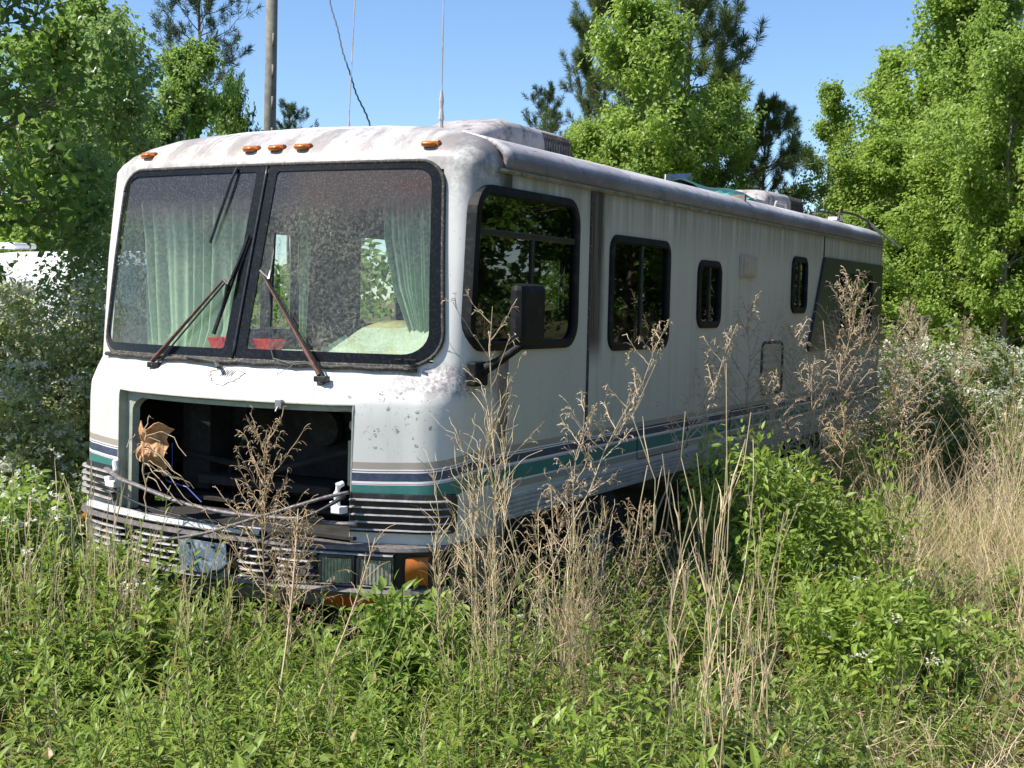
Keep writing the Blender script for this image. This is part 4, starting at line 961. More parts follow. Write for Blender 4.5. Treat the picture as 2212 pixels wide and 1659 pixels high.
put('sweetgum_tree', G1, (-1.42, 19.1), 8.2, 1.9, 8.2, 1.9, 'tallest young sweetgum, its tip leaving the top of the picture at the right', gg)
put('sweetgum_tree', G2, (-2.89, 17.2), 5.7, .80, 8.2, 1.3, 'slim sweetgum standing alone against the sky just left of the tallest one', gg)
put('sweetgum_tree', G1, (-2.3, 19.9), 6.7, 1.35, 8.2, 1.9, 'sweetgum just left of the tallest one and a little lower', gg, 1.1)
put('sweetgum_tree', G1, (-.5, 18.3), 7.4, 1.4, 8.2, 1.9, 'sweetgum just right of the tallest one', gg, 3.1)
put('sweetgum_tree', G3, (.37, 15.5), 5.8, 1.25, 6.6, 1.65, 'bright sweetgum at the far right edge in front of the dark pine', gg)
put('sweetgum_tree', G3, (-1.85, 16.6), 4.4, 1.15, 6.6, 1.65, 'low bushy sweetgum just behind the rear corner of the motorhome', gg)
put('sweetgum_tree', G3, (-.45, 16.4), 4.9, 1.4, 6.6, 1.65, 'broad sweetgum filling the gap below the tallest one at the right', gg)
put('sweetgum_tree', G1, (1.6, 17.0), 6.5, 1.6, 8.2, 1.9, 'sweetgum just outside the right edge of the clearing', gg)
put('sweetgum_tree', G3, (-4.99, 13.8), 6.45, 1.50, 6.6, 1.65, 'full round sweetgum in front of the pine behind the roof air conditioner', gg)
put('sweetgum_tree', G3, (-4.2, 15.3), 5.3, 1.05, 6.6, 1.65, 'lower sweetgum on the right flank of the pine behind the roof', gg, 2.2)
put('sweetgum_tree', G3, (-5.7, 13.5), 4.5, .95, 6.6, 1.65, 'low sweetgum left of the full round one behind the roof', gg, 4.2)
put('sweetgum_tree', G2, (-2.45, 16.9), 3.6, .9, 8.2, 1.3, 'short sweetgum below the slim one over the rear air conditioner', gg)
bb = 'broadleaf trees at the left behind the brambles'
put('broadleaf_tree', O1, (-16.2, 13.5), 7.1, 1.5, 7.2, 1.6, 'tall broadleaf tree with a pointed top behind the near dark tree', bb)
put('broadleaf_tree', O1, (-15.6, 11.5), 6.2, 1.6, 7.2, 1.6, 'broadleaf tree at the far left behind the trailer', bb)
put('broadleaf_tree', O1, (-17.4, 17.4), 6.9, 1.25, 7.2, 1.6, 'rounded green tree below the tall thin pine', bb)
put('broadleaf_tree', O2, (-17.9, 19.3), 6.2, .85, 9.2, 3.3, 'darker tree sloping down to the motorhome roof left of the pole', bb)
put('broadleaf_tree', O1, (-12.1, 8.9), 4.2, 1.15, 7.2, 1.6, 'low leafy tree just behind the white trailer', bb)
put('broadleaf_tree', O1, (-11.3, 9.5), 4.1, .9, 7.2, 1.6, 'low leafy tree just behind the left brow of the motorhome', bb)
put('broadleaf_tree', O2, (-17.0, 14.5), 5.2, 2.0, 9.2, 3.3, 'dark low tree deep between the two tall broadleaf trees', bb)
# sapling with pale leaves
SP = tree('sapling', 4.9, .62, [(0, .8), (.3, 1), (.7, .7), (1, .15)], 56, 20, .095, 'sapling', 'palebark', 21, tr=.03, clus=.5, base=.2)
put('sapling', SP, (-7.75, 5.5), 4.7, .55, 5.0, .68, 'slender sapling with glossy pale green leaves beside the left brow of the motorhome', 'pale green saplings')
put('sapling', SP, (-6.6, 3.9), 3.1, .42, 5.0, .68, 'shorter pale sapling rising out of the flowering bramble', 'pale green saplings')
# near dark tree, leaves large enough to read
NT = tree('near_tree', 7.5, 1.9, [(0, .9), (.25, 1.0), (.4, .9), (.8, .8), (1, .4)], 85, 75, .085, 'neartree', 'bark', 31, lw=.8, fine=True, clus=.4, tr=.16, base=.27, up=.05)
place('shade_tree', NT, (-6.05, .75), .2, (1, 1, 1.05), 'near dark green tree hanging into the left edge of the picture', 'near shade trees at the left')
place('shade_tree', NT, (-8.6, 2.6), 2.7, (.9, .9, 1.0), 'second dark tree standing behind the nearest one at the left edge', 'near shade trees at the left')
# pines
def pine(name, H_, crown0, spread, nb, seed, tr, tuft=.22, nn=34, mat='needle', lmat='bark', dens=1., nw=.012):
    global rng
    old = rng; rng = np.random.default_rng(seed)
    T = paths([(0, 0, -.1)], [(0, 0, 1)], H_, 14, wig=.012); wood = MB(); wood.tubes(T, tr*np.linspace(1, .18, 14)[None], 8)
    u = np.linspace(crown0, .985, nb)+rng.uniform(-.01, .01, nb); u = np.clip(u, 0, .99); st, dr = along(T, np.zeros(nb, int), u)
    a = np.arange(nb)*2.4+rng.uniform(-.5, .5, nb); v = (u-crown0)/(1-crown0)
    Lb = spread*(np.interp(v, [0, .25, .7, 1], [.65, 1, .7, .2]))*rng.uniform(.55, 1.2, nb)
    el = .15+.6*v+rng.normal(0, .15, nb); d = np.stack([np.cos(a)*np.cos(el), np.sin(a)*np.cos(el), np.sin(el)], 1)
    B1 = paths(st, d, Lb, 8, (0, 0, .18), .07); wood.tubes(B1, (tr*.22*(1.1-v*.7))[:, None]*np.linspace(1, .25, 8), 4)
    ns = int(6*dens); i2 = np.repeat(np.arange(nb), ns); s2, d2 = along(B1, i2, rng.uniform(.3, 1., nb*ns)); d2 = unit(d2+rnd(nb*ns)*.8+np.array((0, 0, .4)))
    L2 = Lb[i2]*rng.uniform(.15, .38, nb*ns)+.12; B2 = paths(s2, d2, L2, 4, (0, 0, .2), .05); wood.tubes(B2, np.full((nb*ns, 4), tr*.05), 3)
    nt_ = nb*ns; ends = np.concatenate([B2[:, -1], B2[:, 2]]); dirs = unit(np.concatenate([B2[:, -1]-B2[:, -2], B2[:, 2]-B2[:, 1]]))
    idx = np.repeat(np.arange(len(ends)), nn); m_ = len(idx)
    P = ends[idx]-dirs[idx]*rng.uniform(0, tuft*.9, m_)[:, None]; D = unit(dirs[idx]*.9+rnd(m_)*.95)
    cr = MB(); cr.leaves(P, D, rnd(m_), tuft*rng.uniform(.7, 1.15, m_), nw, np.clip(.5*rng.uniform(0, 1, len(ends))[idx]+.5*rng.uniform(0, 1, m_), 0, 1), fine=False, fold=0, droop=.1)
    # leader candles
    k = rng.integers(0, len(ends), nb); wood.tubes(paths(ends[k], np.tile((0, 0, 1.), (nb, 1)), .16, 3, wig=0), np.full((nb, 3), .012), 3, mi=0)
    rng = old
    return (cr.mesh(name+'_crown', mat), wood.mesh(name+'_trunk', lmat, True))
PA = pine('pine', 8.0, .30, 1.9, 64, 41, .12, .20, 80, 'needlelight', dens=1.1, nw=.012)
PB = pine('tall_pine', 11.5, .56, 1.9, 40, 42, .14, .24, 30, nw=.02, dens=1.0)
pp = 'pines around the clearing'
put('pine_tree', PA, (-5.2, 16.3), 8.1, 2.0, 8.1, 2.1, 'full pine with upright tufts rising above the sweetgum behind the roof', pp)
put('pine_tree', PA, (-6.94, 16.7), 7.3, 1.3, 8.1, 2.1, 'pine whose dark top shows at the left flank of the sweetgum behind the roof', pp)
put('pine_tree', PA, (-4.1, 17.6), 5.4, 1.2, 8.1, 2.1, 'small pine with dark drooping tufts low on the right of the sweetgum behind the roof', pp)
put('pine_tree', PB, (-25.4, 26.7), 12.3, 1.9, 11.6, 2.1, 'tall thin pine standing above the trees at the left', pp)
put('pine_tree', PB, (-.7, 26.3), 10.1, 2.0, 11.6, 2.1, 'dark pine in the top right corner behind the sweetgums', pp)
put('pine_tree', PB, (-40.3, 50.5), 11.2, 1.7, 11.6, 2.1, 'distant pine top peeping over the roof just right of the pole', pp)
put('pine_tree', PB, (-23.9, 48.0), 10.7, 1.8, 11.6, 2.1, 'distant pine top peeping over the roof left of the big pine', pp)
put('pine_tree', PA, (-15.6, 14.9), 5.5, .7, 8.1, 2.1, 'small brownish pine in front of the rounded tree at the left', pp)
# trees to the right of the clearing (seen in the side windows) and the far wood
ff = 'forest trees right of the clearing'
k = 0
for (x, y, s_) in ((10.5, 10, .9), (13, 13.5, 1), (11, 17, 1.05), (14.5, 20, 1.1), (9, 22.5, 1), (5.5, 23, .95), (16, 7, 1), (17, 16, 1.2), (7, 29, 1.1), (18, 25, 1.25), (12, 30, 1.2), (13.5, 3, .9)):
    place('forest_tree', O2, (x, y), k*1.7, s_, 'dark forest tree in the wood right of the clearing', ff); k += 1
# ------------------------------------------------------------------ far wood (one mass)
mb = MB(); n = 26000
an = rng.uniform(-1.35, .42, n); dd = rng.uniform(34, 62, n); X = 3.3+dd*np.sin(an); Y = -5.6+dd*np.cos(an)
Zt = (2.6+.7*np.sin(an*9)+.5*np.sin(an*23+1))*np.sqrt(rng.uniform(0, 1, n))
P = np.stack([X, Y, Zt+.4], 1); mb.leaves(P, rnd(n), unit(rnd(n)+(0, 0, 1)), rng.uniform(.2, .38, n), .24, rng.uniform(0, .9, n), fine=False)
o = mb.obj('far_wood', 'forest'); o['kind'] = 'stuff'; o['label'] = 'low green wood closing the far side of the clearing'

# ------------------------------------------------------------------ undergrowth prototypes
def weed_upright(seed, h=(.32, .6), ns=(3, 6), L=.075, wr=.3, mat=('weed', 'stem'), nl=24):
    global rng
    old = rng; rng = np.random.default_rng(seed); n = rng.integers(*ns); mb = MB()
    a = rng.uniform(0, 6.28, n); r_ = rng.uniform(0, .09, n); st = np.stack([r_*np.cos(a), r_*np.sin(a), np.zeros(n)], 1)
    hh = rng.uniform(*h, n); d = unit(np.stack([.28*np.cos(a), .28*np.sin(a), np.ones(n)], 1)+rng.normal(size=(n, 3))*.08)
    S = paths(st, d, hh, 6, wig=.03); mb.tubes(S, np.full((n, 6), .0028)*np.linspace(1, .5, 6), 3, mi=1, t=rng.uniform(0, 1, n))
    i = np.repeat(np.arange(n), nl); u = np.tile(np.linspace(.18, 1, nl), n); P, T = along(S, i, u)
    ph = np.tile(np.arange(nl)*2.4, n)+rng.uniform(-.3, .3, n*nl); e = .25+.75*u**3+rng.normal(0, .22, n*nl)
    D = np.stack([np.cos(ph)*np.cos(e), np.sin(ph)*np.cos(e), np.sin(e)], 1); Nn = unit(np.stack([-np.cos(ph)*np.sin(e), -np.sin(ph)*np.sin(e), np.cos(e)], 1)+rnd(n*nl)*.25)
    l = L*(1.15-.55*u)*rng.uniform(.7, 1.25, n*nl)
    mb.leaves(P, D, Nn, l, l*wr*rng.uniform(.8, 1.2, n*nl), rng.uniform(0, 1, n*nl), droop=.22)
    rng = old; return mb.mesh('weed_plant', list(mat))
def bramble(seed, L=.5, nc=9, leaf=.05, flowers=0, mat=('bramble', 'stem', 'petal')):
    global rng
    old = rng; rng = np.random.default_rng(seed); mb = MB(); a = rng.uniform(0, 6.28, nc); e = rng.uniform(.5, 1.3, nc)
    d = np.stack([np.cos(a)*np.cos(e), np.sin(a)*np.cos(e), np.sin(e)], 1); C_ = paths(rng.normal(size=(nc, 3))*(.06, .06, 0), d, L*rng.uniform(.6, 1.2, nc), 8, (0, 0, -.3), .04)
    mb.tubes(C_, np.full((nc, 8), .003), 3, mi=1, t=rng.uniform(0, 1, nc)); k = 9; i = np.repeat(np.arange(nc), k); P, T = along(C_, i, rng.uniform(.15, 1, nc*k))
    pd = unit(rnd(nc*k)*.8+(0, 0, .6)); Q = P+pd*.04
    for w in (-1, 0, 1):
        m_ = len(Q); sd_ = unit(np.cross(pd, (0, 0, 1))+1e-6); D = unit(pd*(1 if w == 0 else .35)+sd_*w*.9+rnd(m_)*.2+(0, 0, -.1)); l = leaf*rng.uniform(.7, 1.25, m_)*(1.15 if w == 0 else 1)
        mb.leaves(Q, D, unit(rnd(m_)*.5+(0, 0, 1)), l, l*.62, rng.uniform(0, 1, m_), droop=.15)
    if flowers:
        i = rng.integers(0, nc, flowers); P, T = along(C_, i, rng.uniform(.45, 1, flowers)); P = P+np.array((0, 0, 1))*rng.uniform(.02, .08, flowers)[:, None]
        for f in range(6):
            c_ = P+rng.normal(size=(flowers, 3))*.018
            for q in range(4):
                aa = q*1.57+f; D = np.stack([np.full(flowers, math.cos(aa)), np.full(flowers, math.sin(aa)), np.full(flowers, .25)], 1)+rnd(flowers)*.2
                mb.leaves(c_, D, np.tile((0, 0, 1.), (flowers, 1))+rnd(flowers)*.3, .017, .014, rng.uniform(0, 1, flowers), mi=2, fine=False, droop=0)
    rng = old; return mb.mesh('bramble_plant', list(mat))
def tuft(seed, n, h, w, mat, spread=.05, lean=.5, curl=-.35, k=6):
    global rng
    old = rng; rng = np.random.default_rng(seed); mb = MB(); a = rng.uniform(0, 6.28, n); ln = rng.uniform(.05, lean, n)
    d = np.stack([np.cos(a)*ln, np.sin(a)*ln, np.ones(n)], 1); hh = h*rng.uniform(.5, 1.15, n)
    P = paths(rng.normal(size=(n, 3))*(spread, spread, 0), d, hh, k, np.stack([np.cos(a)*.25, np.sin(a)*.25, curl*rng.uniform(.3, 1.4, n)], 1), .03)
    mb.ribbons(P, w*np.linspace(1, .25, k)[None]*rng.uniform(.6, 1.3, n)[:, None], rng.uniform(0, 1, n)); rng = old
    return mb.mesh('grass_tuft', mat)
def litter(seed):
    global rng
    old = rng; rng = np.random.default_rng(seed); n = 70; mb = MB(); a = rng.uniform(0, 6.28, n); e = rng.normal(.1, .18, n)
    d = np.stack([np.cos(a), np.sin(a), e], 1); P = paths(rng.normal(size=(n, 3))*(.2, .2, .02)+(0, 0, .04), d, rng.uniform(.08, .38, n), 4, wig=.05)
    mb.ribbons(P, np.full((n, 4), .004), rng.uniform(0, 1, n)); m_ = 26; P = rng.normal(size=(m_, 3))*(.2, .2, .01)+(0, 0, .05); mb.leaves(P, rnd(m_)*(1, 1, .3), unit(rnd(m_)*.4+(0, 0, 1)), .05, .02, rng.uniform(.8, 1, m_))
    rng = old; return mb.mesh('straw_litter', 'straw')
def stalks(seed, n, h, spread, lean, mat='palestraw', w=.006, sheath=7, fan=.10, twig=0):
    global rng
    old = rng; rng = np.random.default_rng(seed); mb = MB(); a = rng.uniform(0, 6.28, n); f = rng.uniform(0, fan, n)
    d = np.stack([np.cos(a)*f+lean[0], np.sin(a)*f+lean[1], np.ones(n)], 1); hh = h*rng.uniform(.6, 1.08, n)
    S = paths(rng.normal(size=(n, 3))*(spread, spread, 0), d, hh, 9, wig=.05); mb.tubes(S, np.full((n, 9), w*.42)*np.linspace(1.1, .5, 9), 4, t=rng.uniform(.2, .9, n))
    k = n*sheath; i = rng.integers(0, n, k); s2, d2 = along(S, i, rng.uniform(.15, .97, k)); D = unit(d2+rnd(k)*.22); L2 = rng.uniform(.07, .2, k)
    B = paths(s2, D, L2, 5, np.stack([rng.normal(0, .08, k), rng.normal(0, .08, k), -.18*rng.uniform(0, 1.3, k)], 1), .04); mb.ribbons(B, w*.9*np.linspace(1, .2, 5)[None]*np.ones((k, 1)), rng.uniform(0, 1, k))
    if twig:
        i = rng.integers(0, n, twig); s2, d2 = along(S, i, rng.uniform(.5, 1, twig)); az = rng.uniform(0, 6.28, twig)
        B = paths(s2, unit(d2+rnd(twig)*.4), rng.uniform(.08, .24, twig), 7, np.stack([np.cos(az)*.3, np.sin(az)*.3, -.25*rng.uniform(.2, 1.6, twig)], 1), .08); mb.tubes(B, np.full((twig, 7), .0011), 3, t=rng.uniform(.2, 1, twig))
    rng = old; return mb.mesh('dry_stalks', mat)
sg = 'clumps of tall dry grass stalks'
def inst(name, label, protos, pts, scl, tilt=.12, mats=()):
    """a spread of plants nobody could count: one object, points instancing plant meshes"""
    n = len(pts); me = bpy.data.meshes.new(name); me.vertices.add(n); me.vertices.foreach_set('co', np.asarray(pts, np.float32).ravel())
    rot = np.stack([rng.normal(0, tilt, n), rng.normal(0, tilt, n), rng.uniform(0, 6.28, n)], 1).astype(np.float32)
    a = me.attributes.new('rot', 'FLOAT_VECTOR', 'POINT'); a.data.foreach_set('vector', rot.ravel())
    a = me.attributes.new('scl', 'FLOAT', 'POINT'); a.data.foreach_set('value', np.asarray(scl, np.float32))
    a = me.attributes.new('pick', 'INT', 'POINT'); a.data.foreach_set('value', rng.integers(0, len(protos), n).astype(np.int32))
    o = bpy.data.objects.new(name, me); COL.objects.link(o); o['kind'] = 'stuff'; o['label'] = label
    src = bpy.data.collections.new(name+'_plants')
    for p in protos: src.objects.link(bpy.data.objects.new(name+'_plant', p))
    ng = bpy.data.node_groups.new(name, 'GeometryNodeTree'); ng.interface.new_socket('Geometry', in_out='INPUT', socket_type='NodeSocketGeometry'); ng.interface.new_socket('Geometry', in_out='OUTPUT', socket_type='NodeSocketGeometry')
    gi = ng.nodes.new('NodeGroupInput'); go = ng.nodes.new('NodeGroupOutput'); ip = ng.nodes.new('GeometryNodeInstanceOnPoints'); ci = ng.nodes.new('GeometryNodeCollectionInfo')
    ci.inputs['Collection'].default_value = src; ci.inputs['Separate Children'].default_value = True; ci.inputs['Reset Children'].default_value = True
    def na(nm, ty): q = ng.nodes.new('GeometryNodeInputNamedAttribute'); q.data_type = ty; q.inputs[0].default_value = nm; return q.outputs[0]
    ng.links.new(gi.outputs[0], ip.inputs['Points']); ng.links.new(ci.outputs[0], ip.inputs['Instance']); ip.inputs['Pick Instance'].default_value = True
    ng.links.new(na('pick', 'INT'), ip.inputs['Instance Index']); e2r = ng.nodes.new('FunctionNodeEulerToRotation'); ng.links.new(na('rot', 'FLOAT_VECTOR'), e2r.inputs[0]); ng.links.new(e2r.outputs[0], ip.inputs['Rotation'])
    ng.links.new(na('scl', 'FLOAT'), ip.inputs['Scale']); ng.links.new(ip.outputs[0], go.inputs[0])
    md = o.modifiers.new('plants', 'NODES'); md.node_group = ng; return o
def scatter(n, x0, x1, y0, y1, fn=None):
    x = rng.uniform(x0, x1, n); y = rng.uniform(y0, y1, n)
    ok = ~((x > -2.48) & (x < .04) & (y > -.55) & (y < 8.9))          # not inside the motorhome
    dx, dy = x-3.27, y+5.62; D = -dx*.4711+dy*.8798; S = dx*.8807+dy*.4732
    ok &= (D > 3.3) & (np.abs(S) < D*.40+2.2)
    if fn is not None: ok &= rng.uniform(0, 1, n) < fn(x, y)
    x, y = x[ok], y[ok]; return np.stack([x, y, gz(x, y)], 1)
def blob(x, y, s): # patchy noise 0..1
    return .5+.5*np.sin(x*s+1.3*np.sin(y*s*.8))*np.cos(y*s*1.1+.9*np.sin(x*s*.7))
RVs = lambda x, y: x-(.0)
# dryness rises to the right of the clearing
def dry(x, y): return 1/(1+np.exp(-((x-1.75)*1.6+(y-.3)*.20+1.2*(blob(x, y, 1.7)-.5)*2)))
Wd = [weed_upright(100+i, L=.085) for i in range(5)]; Wt = [weed_upright(120+i, (.25, .42), (4, 7), .06, .36, ('weed2', 'stem')) for i in range(3)]
Wb = [weed_upright(140, (.4, .6), (3, 5), .12, .38, nl=14), weed_upright(141, (.35, .5), (3, 5), .11, .42, nl=14)]
Wn = [weed_upright(150+i, (.4, .75), (3, 6), .085, .13, nl=34) for i in range(3)]; Wy = [weed_upright(160, (.2, .35), (3, 5), .05, .5, ('yellowing', 'stem')), weed_upright(161, (.3, .45), (2, 4), .06, .3, ('yellowing', 'redstem'))]
Br = [bramble(200+i) for i in range(4)]; Bf = [bramble(220+i, .55, 9, .05, 30) for i in range(3)]
Tg = [tuft(300+i, 60, .36, .005, 'grass', .06, .8) for i in range(3)]; Td = [tuft(320+i, 46, .5, .0045, 'straw', .07, .6) for i in range(4)]
Tt = [tuft(340+i, 26, 1.0, .0045, 'palestraw', .08, .22, -.12) for i in range(3)]; Lt = [litter(360), litter(361)]
def near(x, y): return (y < 3.5)
P = scatter(4300, -9, 4.5, -4, 4.5, lambda x, y: (1-.86*dry(x, y))*np.where((x > 0) & (x < 1.0) & (y > -.3), .55, 1)); inst('leafy_weeds', 'dense knee-high light green leafy weeds covering the ground', Wd+Wd+Wt+Wb+Wn+Wy, P, rng.uniform(.62, 1.08, len(P))*np.where((P[:, 1] > -1.2) & (P[:, 0] < .3) & (P[:, 0] > -1.3), .85, 1)*np.where(dry(P[:, 0], P[:, 1]) > .5, .65, 1))
P = scatter(2600, -9, 5, -4, 9, lambda x, y: .25+.6*blob(x, y, 2.1)*(1-.5*dry(x, y))); inst('low_brambles', 'low tangled bramble growth with three-part leaves between the weeds', Br, P, rng.uniform(.5, 1.0, len(P)))
P = scatter(3600, -8, 6, -4, 12, lambda x, y: .25+.6*dry(x, y)); inst('green_grass', 'short green grass growing between the weeds', Tg, P, rng.uniform(.4, .85, len(P)))
P = scatter(3400, -8, 7, -4, 14, lambda x, y: .14+.80*dry(x, y)*(.3+.7*blob(x+3, y, 1.6))); inst('dry_grass', 'matted dry straw coloured grass at the right of the clearing', Td, P, rng.uniform(.4, .95, len(P)))
P = scatter(3600, -8, 7, -4, 12, lambda x, y: .15+.85*dry(x, y)); inst('straw_litter', 'flattened dead stalks and leaves on the ground', Lt, P, rng.uniform(.7, 1.3, len(P)))
# farther meadow and bramble bank
P = scatter(5200, -14, 9, 8, 40, lambda x, y: np.where(x > -2.0, .8, .35)); inst('meadow_grass', 'rough green and tan grass of the far meadow', Tg+Td, P, rng.uniform(.9, 1.6, len(P)))
P = scatter(2600, .4, 6, 1.5, 16, lambda x, y: .85*blob(x, y, 1.2)*dry(x, y)**1.5); inst('tall_pale_grass', 'tall pale dry grass standing along the right of the motorhome', Tt, P, rng.uniform(.6, 1.05, len(P)), .18)
P = np.array([(x, y, gz(x, y)) for x, y in zip(rng.uniform(-2.3, -.75, 130), rng.uniform(-1.75, -.75, 130))]); P = P[(P[:, 1] < -.8)]; inst('tall_front_weeds', 'taller leafy weeds rising in front of the left end of the bumper', Wd+Wn[:1]+Br, P, rng.uniform(1.0, 1.35, len(P)))
P = scatter(420, -6, 3.5, -4, 3, lambda x, y: .3+.6*blob(x+5, y, 2.3)); inst('broad_blades', 'broad green grass blades here and there among the weeds', [tuft(390+i, 12, .42, .02, 'weed2', .05, .9, -.5) for i in range(3)], P, rng.uniform(.6, 1.1, len(P)))
P = scatter(1100, -7, 3, -4, 3, lambda x, y: .25+.5*blob(x, y, 2.7)); inst('sparse_dry_stalks', 'thin dry straw stalks sprinkled through the green weeds', [stalks(720+i, 5, .62, .05, (0, 0), 'straw', .0038, 4, .3, 12) for i in range(4)], P, rng.uniform(.5, 1.0, len(P)), .2)
P = scatter(800, -7, 3.5, -4, 4, lambda x, y: .3+.6*blob(x+2, y, 3.3)); inst('fine_grass', 'thin long grass blades arching among the weeds', [tuft(380+i, 30, .55, .004, 'grass', .08, .7) for i in range(3)], P, rng.uniform(.6, 1.1, len(P)))
def bank(n, cx, cy, rx, ry, hmax, name, label, protos, s0=1.2, s1=2.0):
    a = rng.uniform(0, 6.28, n); r_ = np.sqrt(rng.uniform(0, 1, n)); x = cx+rx*r_*np.cos(a); y = cy+ry*r_*np.sin(a)
    z = gz(x, y)+hmax*np.sqrt(np.clip(1-r_**2, 0, 1))*(.6+.5*blob(x, y, 1.5))*rng.uniform(.6, 1, n)
    ok = ~((x > -2.7) & (x < .15) & (y > -.6) & (y < 9.0)); P = np.stack([x, y, z], 1)[ok]
    return inst(name, label, protos, P, rng.uniform(s0, s1, len(P)), .5)
bank(1500, .9, 13.6, 3.4, 3.0, 1.0, 'bramble_bank', 'bank of white flowering brambles behind the right of the motorhome', Bf*2+Br[:1], .8, 1.35)
# ------------------------------------------------------------------ individual bushes
def bush(name, label, cat, c, rx, ry, hz, n, leaf, mat, flowers, seed, group=None, fine=True, fs=.024, lw=.6):
    global rng
    old = rng; rng = np.random.default_rng(seed); mb = MB(); e = empty(name, (c[0], c[1], float(gz(c[0], c[1]))))
    nb = 60; a = rng.uniform(0, 6.28, nb); el = rng.uniform(.15, 1.5, nb); tip = np.stack([rx*np.cos(a)*np.cos(el), ry*np.sin(a)*np.cos(el), hz*np.sin(el)*(.75+.4*rng.uniform(0, 1, nb))], 1)
    W = paths(rng.normal(size=(nb, 3))*(.15*rx, .15*ry, 0), tip+(0, 0, .3*hz), np.linalg.norm(tip, axis=1), 7, (0, 0, -.12), .05)
    wd = MB(); wd.tubes(W, np.full((nb, 7), .008)*np.linspace(1, .4, 7), 4, t=.5)
    nc = 150 if n < 11500 else 380; ci = rng.integers(0, nb, nc); cp, _ = along(W, ci, rng.uniform(.35, 1.05, nc).clip(0, 1)); cs = rng.uniform(.10, .26, nc)*(rx+hz)/2*(1 if nc == 150 else .8)
    i = rng.integers(0, nc, n); dr = rnd(n); P = cp[i]+dr*(cs[i]*rng.uniform(.2, 1, n)**.5)[:, None]; P[:, 2] = np.maximum(P[:, 2], .02)
    D = unit(dr*.8+rnd(n)*.7+(0, 0, .0)); l = leaf*rng.uniform(.6, 1.25, n)
    mb.leaves(P, D, unit(rnd(n)*.6+dr*.4+(0, 0, .8)), l, l*lw, np.clip(rng.uniform(0, .7, n)+.3*rng.uniform(0, 1, nc)[i], 0, 1), fine=fine)
    lv = mb.obj('foliage', mat, e); o = wd.obj('stems', 'stem', e)
    if flowers:
        f = MB(); i = rng.integers(0, nc, flowers); dr = unit(rnd(flowers)+(0, 0, .55)); P = cp[i]+dr*(cs[i]*rng.uniform(.85, 1.15, flowers))[:, None]; P[:, 2] = np.maximum(P[:, 2], .2)
        j = np.repeat(np.arange(flowers), 10); q = P[j]+rng.normal(size=(len(j), 3))*fs*np.array((1.7, 1.7, .7))
        for w in range(3): f.leaves(q, rnd(len(q)), unit(rnd(len(q))*.5+(0, 0, 1)), fs*.95, fs*.8, rng.uniform(0, 1, len(q)), fine=False, fold=0)
        fo = f.obj('flowers', 'petal', e); fo['kind'] = 'stuff'
    rng = old; return tag(e, label, cat, group)
wf = 'white flowering brambles at the left'
bush('flowering_bramble', 'tall white flowering bramble touching the left edge of the windshield', 'bush', (-5.65, 3.2), .85, .9, 2.0, 12000, .055, 'palebramble', 700, 501, wf)
bush('flowering_bramble', 'white flowering bramble in front of the white trailer', 'bush', (-6.7, 2.7), 1.7, 1.2, 1.80, 22000, .065, 'palebramble', 900, 502, wf)
bush('flowering_bramble', 'flowering bramble farthest back, up against the white trailer', 'bush', (-8.7, 4.7), 1.8, 1.0, 1.82, 16000, .075, 'palebramble', 900, 508, wf, fs=.03)
bush('flowering_bramble', 'shaded flowering bramble under the near dark tree', 'bush', (-5.0, 1.1), 1.2, 1.1, 1.3, 12000, .055, 'palebramble', 600, 503, wf)
bush('flowering_bramble', 'low bramble with white flowers left of the front bumper', 'bush', (-2.55, -.45), .55, .5, .78, 9000, .05, 'weed2', 200, 504, wf)
bush('flowering_bramble', 'low bramble with white flowers at the left edge before the headlights', 'bush', (-1.95, -.95), .38, .36, .74, 6000, .05, 'weed2', 110, 505, wf)
bush('flowering_bramble', 'low bramble with a few white flowers hiding the left end of the bumper', 'bush', (-1.42, -.93), .34, .30, .66, 5000, .05, 'weed2', 40, 506, wf)
bush('flowering_bramble', 'small bramble spray with flowers below the licence plate', 'bush', (-.80, -.92), .30, .26, .36, 2200, .045, 'bramble', 40, 507, wf)
gb = 'green bushes along the right side of the motorhome'
bush('green_bush', 'big leafy green bush beside the motorhome, topmost on its right', 'bush', (1.15, 1.7), .75, .9, 1.08, 11000, .055, 'weed', 30, 511, gb, fs=.013, lw=.42)
bush('green_bush', 'green bush between the two tall weeds under the third window', 'bush', (.75, 2.7), .5, .7, .85, 7000, .055, 'weed', 12, 516, gb, fs=.015, lw=.42)
bush('green_bush', 'dark leafy bush hiding the rear wheel', 'bush', (.6, 6.4), .5, 1.0, .8, 6000, .06, 'weed', 8, 517, gb, lw=.42)
bush('green_bush', 'lower green bush in front of the big leafy one', 'bush', (1.9, .6), .7, .7, .55, 8000, .055, 'weed', 30, 512, gb, fs=.015, lw=.42)
bush('green_bush', 'green bush at the rear corner of the motorhome with a tall tip', 'bush', (.75, 4.3), .5, 1.1, .85, 8000, .06, 'weed2', 10, 513, gb, lw=.4)
bush('green_bush', 'leafy bush with pointed leaves at the front right corner below the turn signal', 'bush', (.25, -.95), .42, .38, .62, 3400, .07, 'weed2', 4, 514, gb, lw=.36)
bush('green_bush', 'dark green bush behind the rear right corner of the motorhome', 'bush', (.9, 8.6), .9, 1.0, 1.15, 7000, .06, 'bramble', 60, 515, gb, lw=.5)
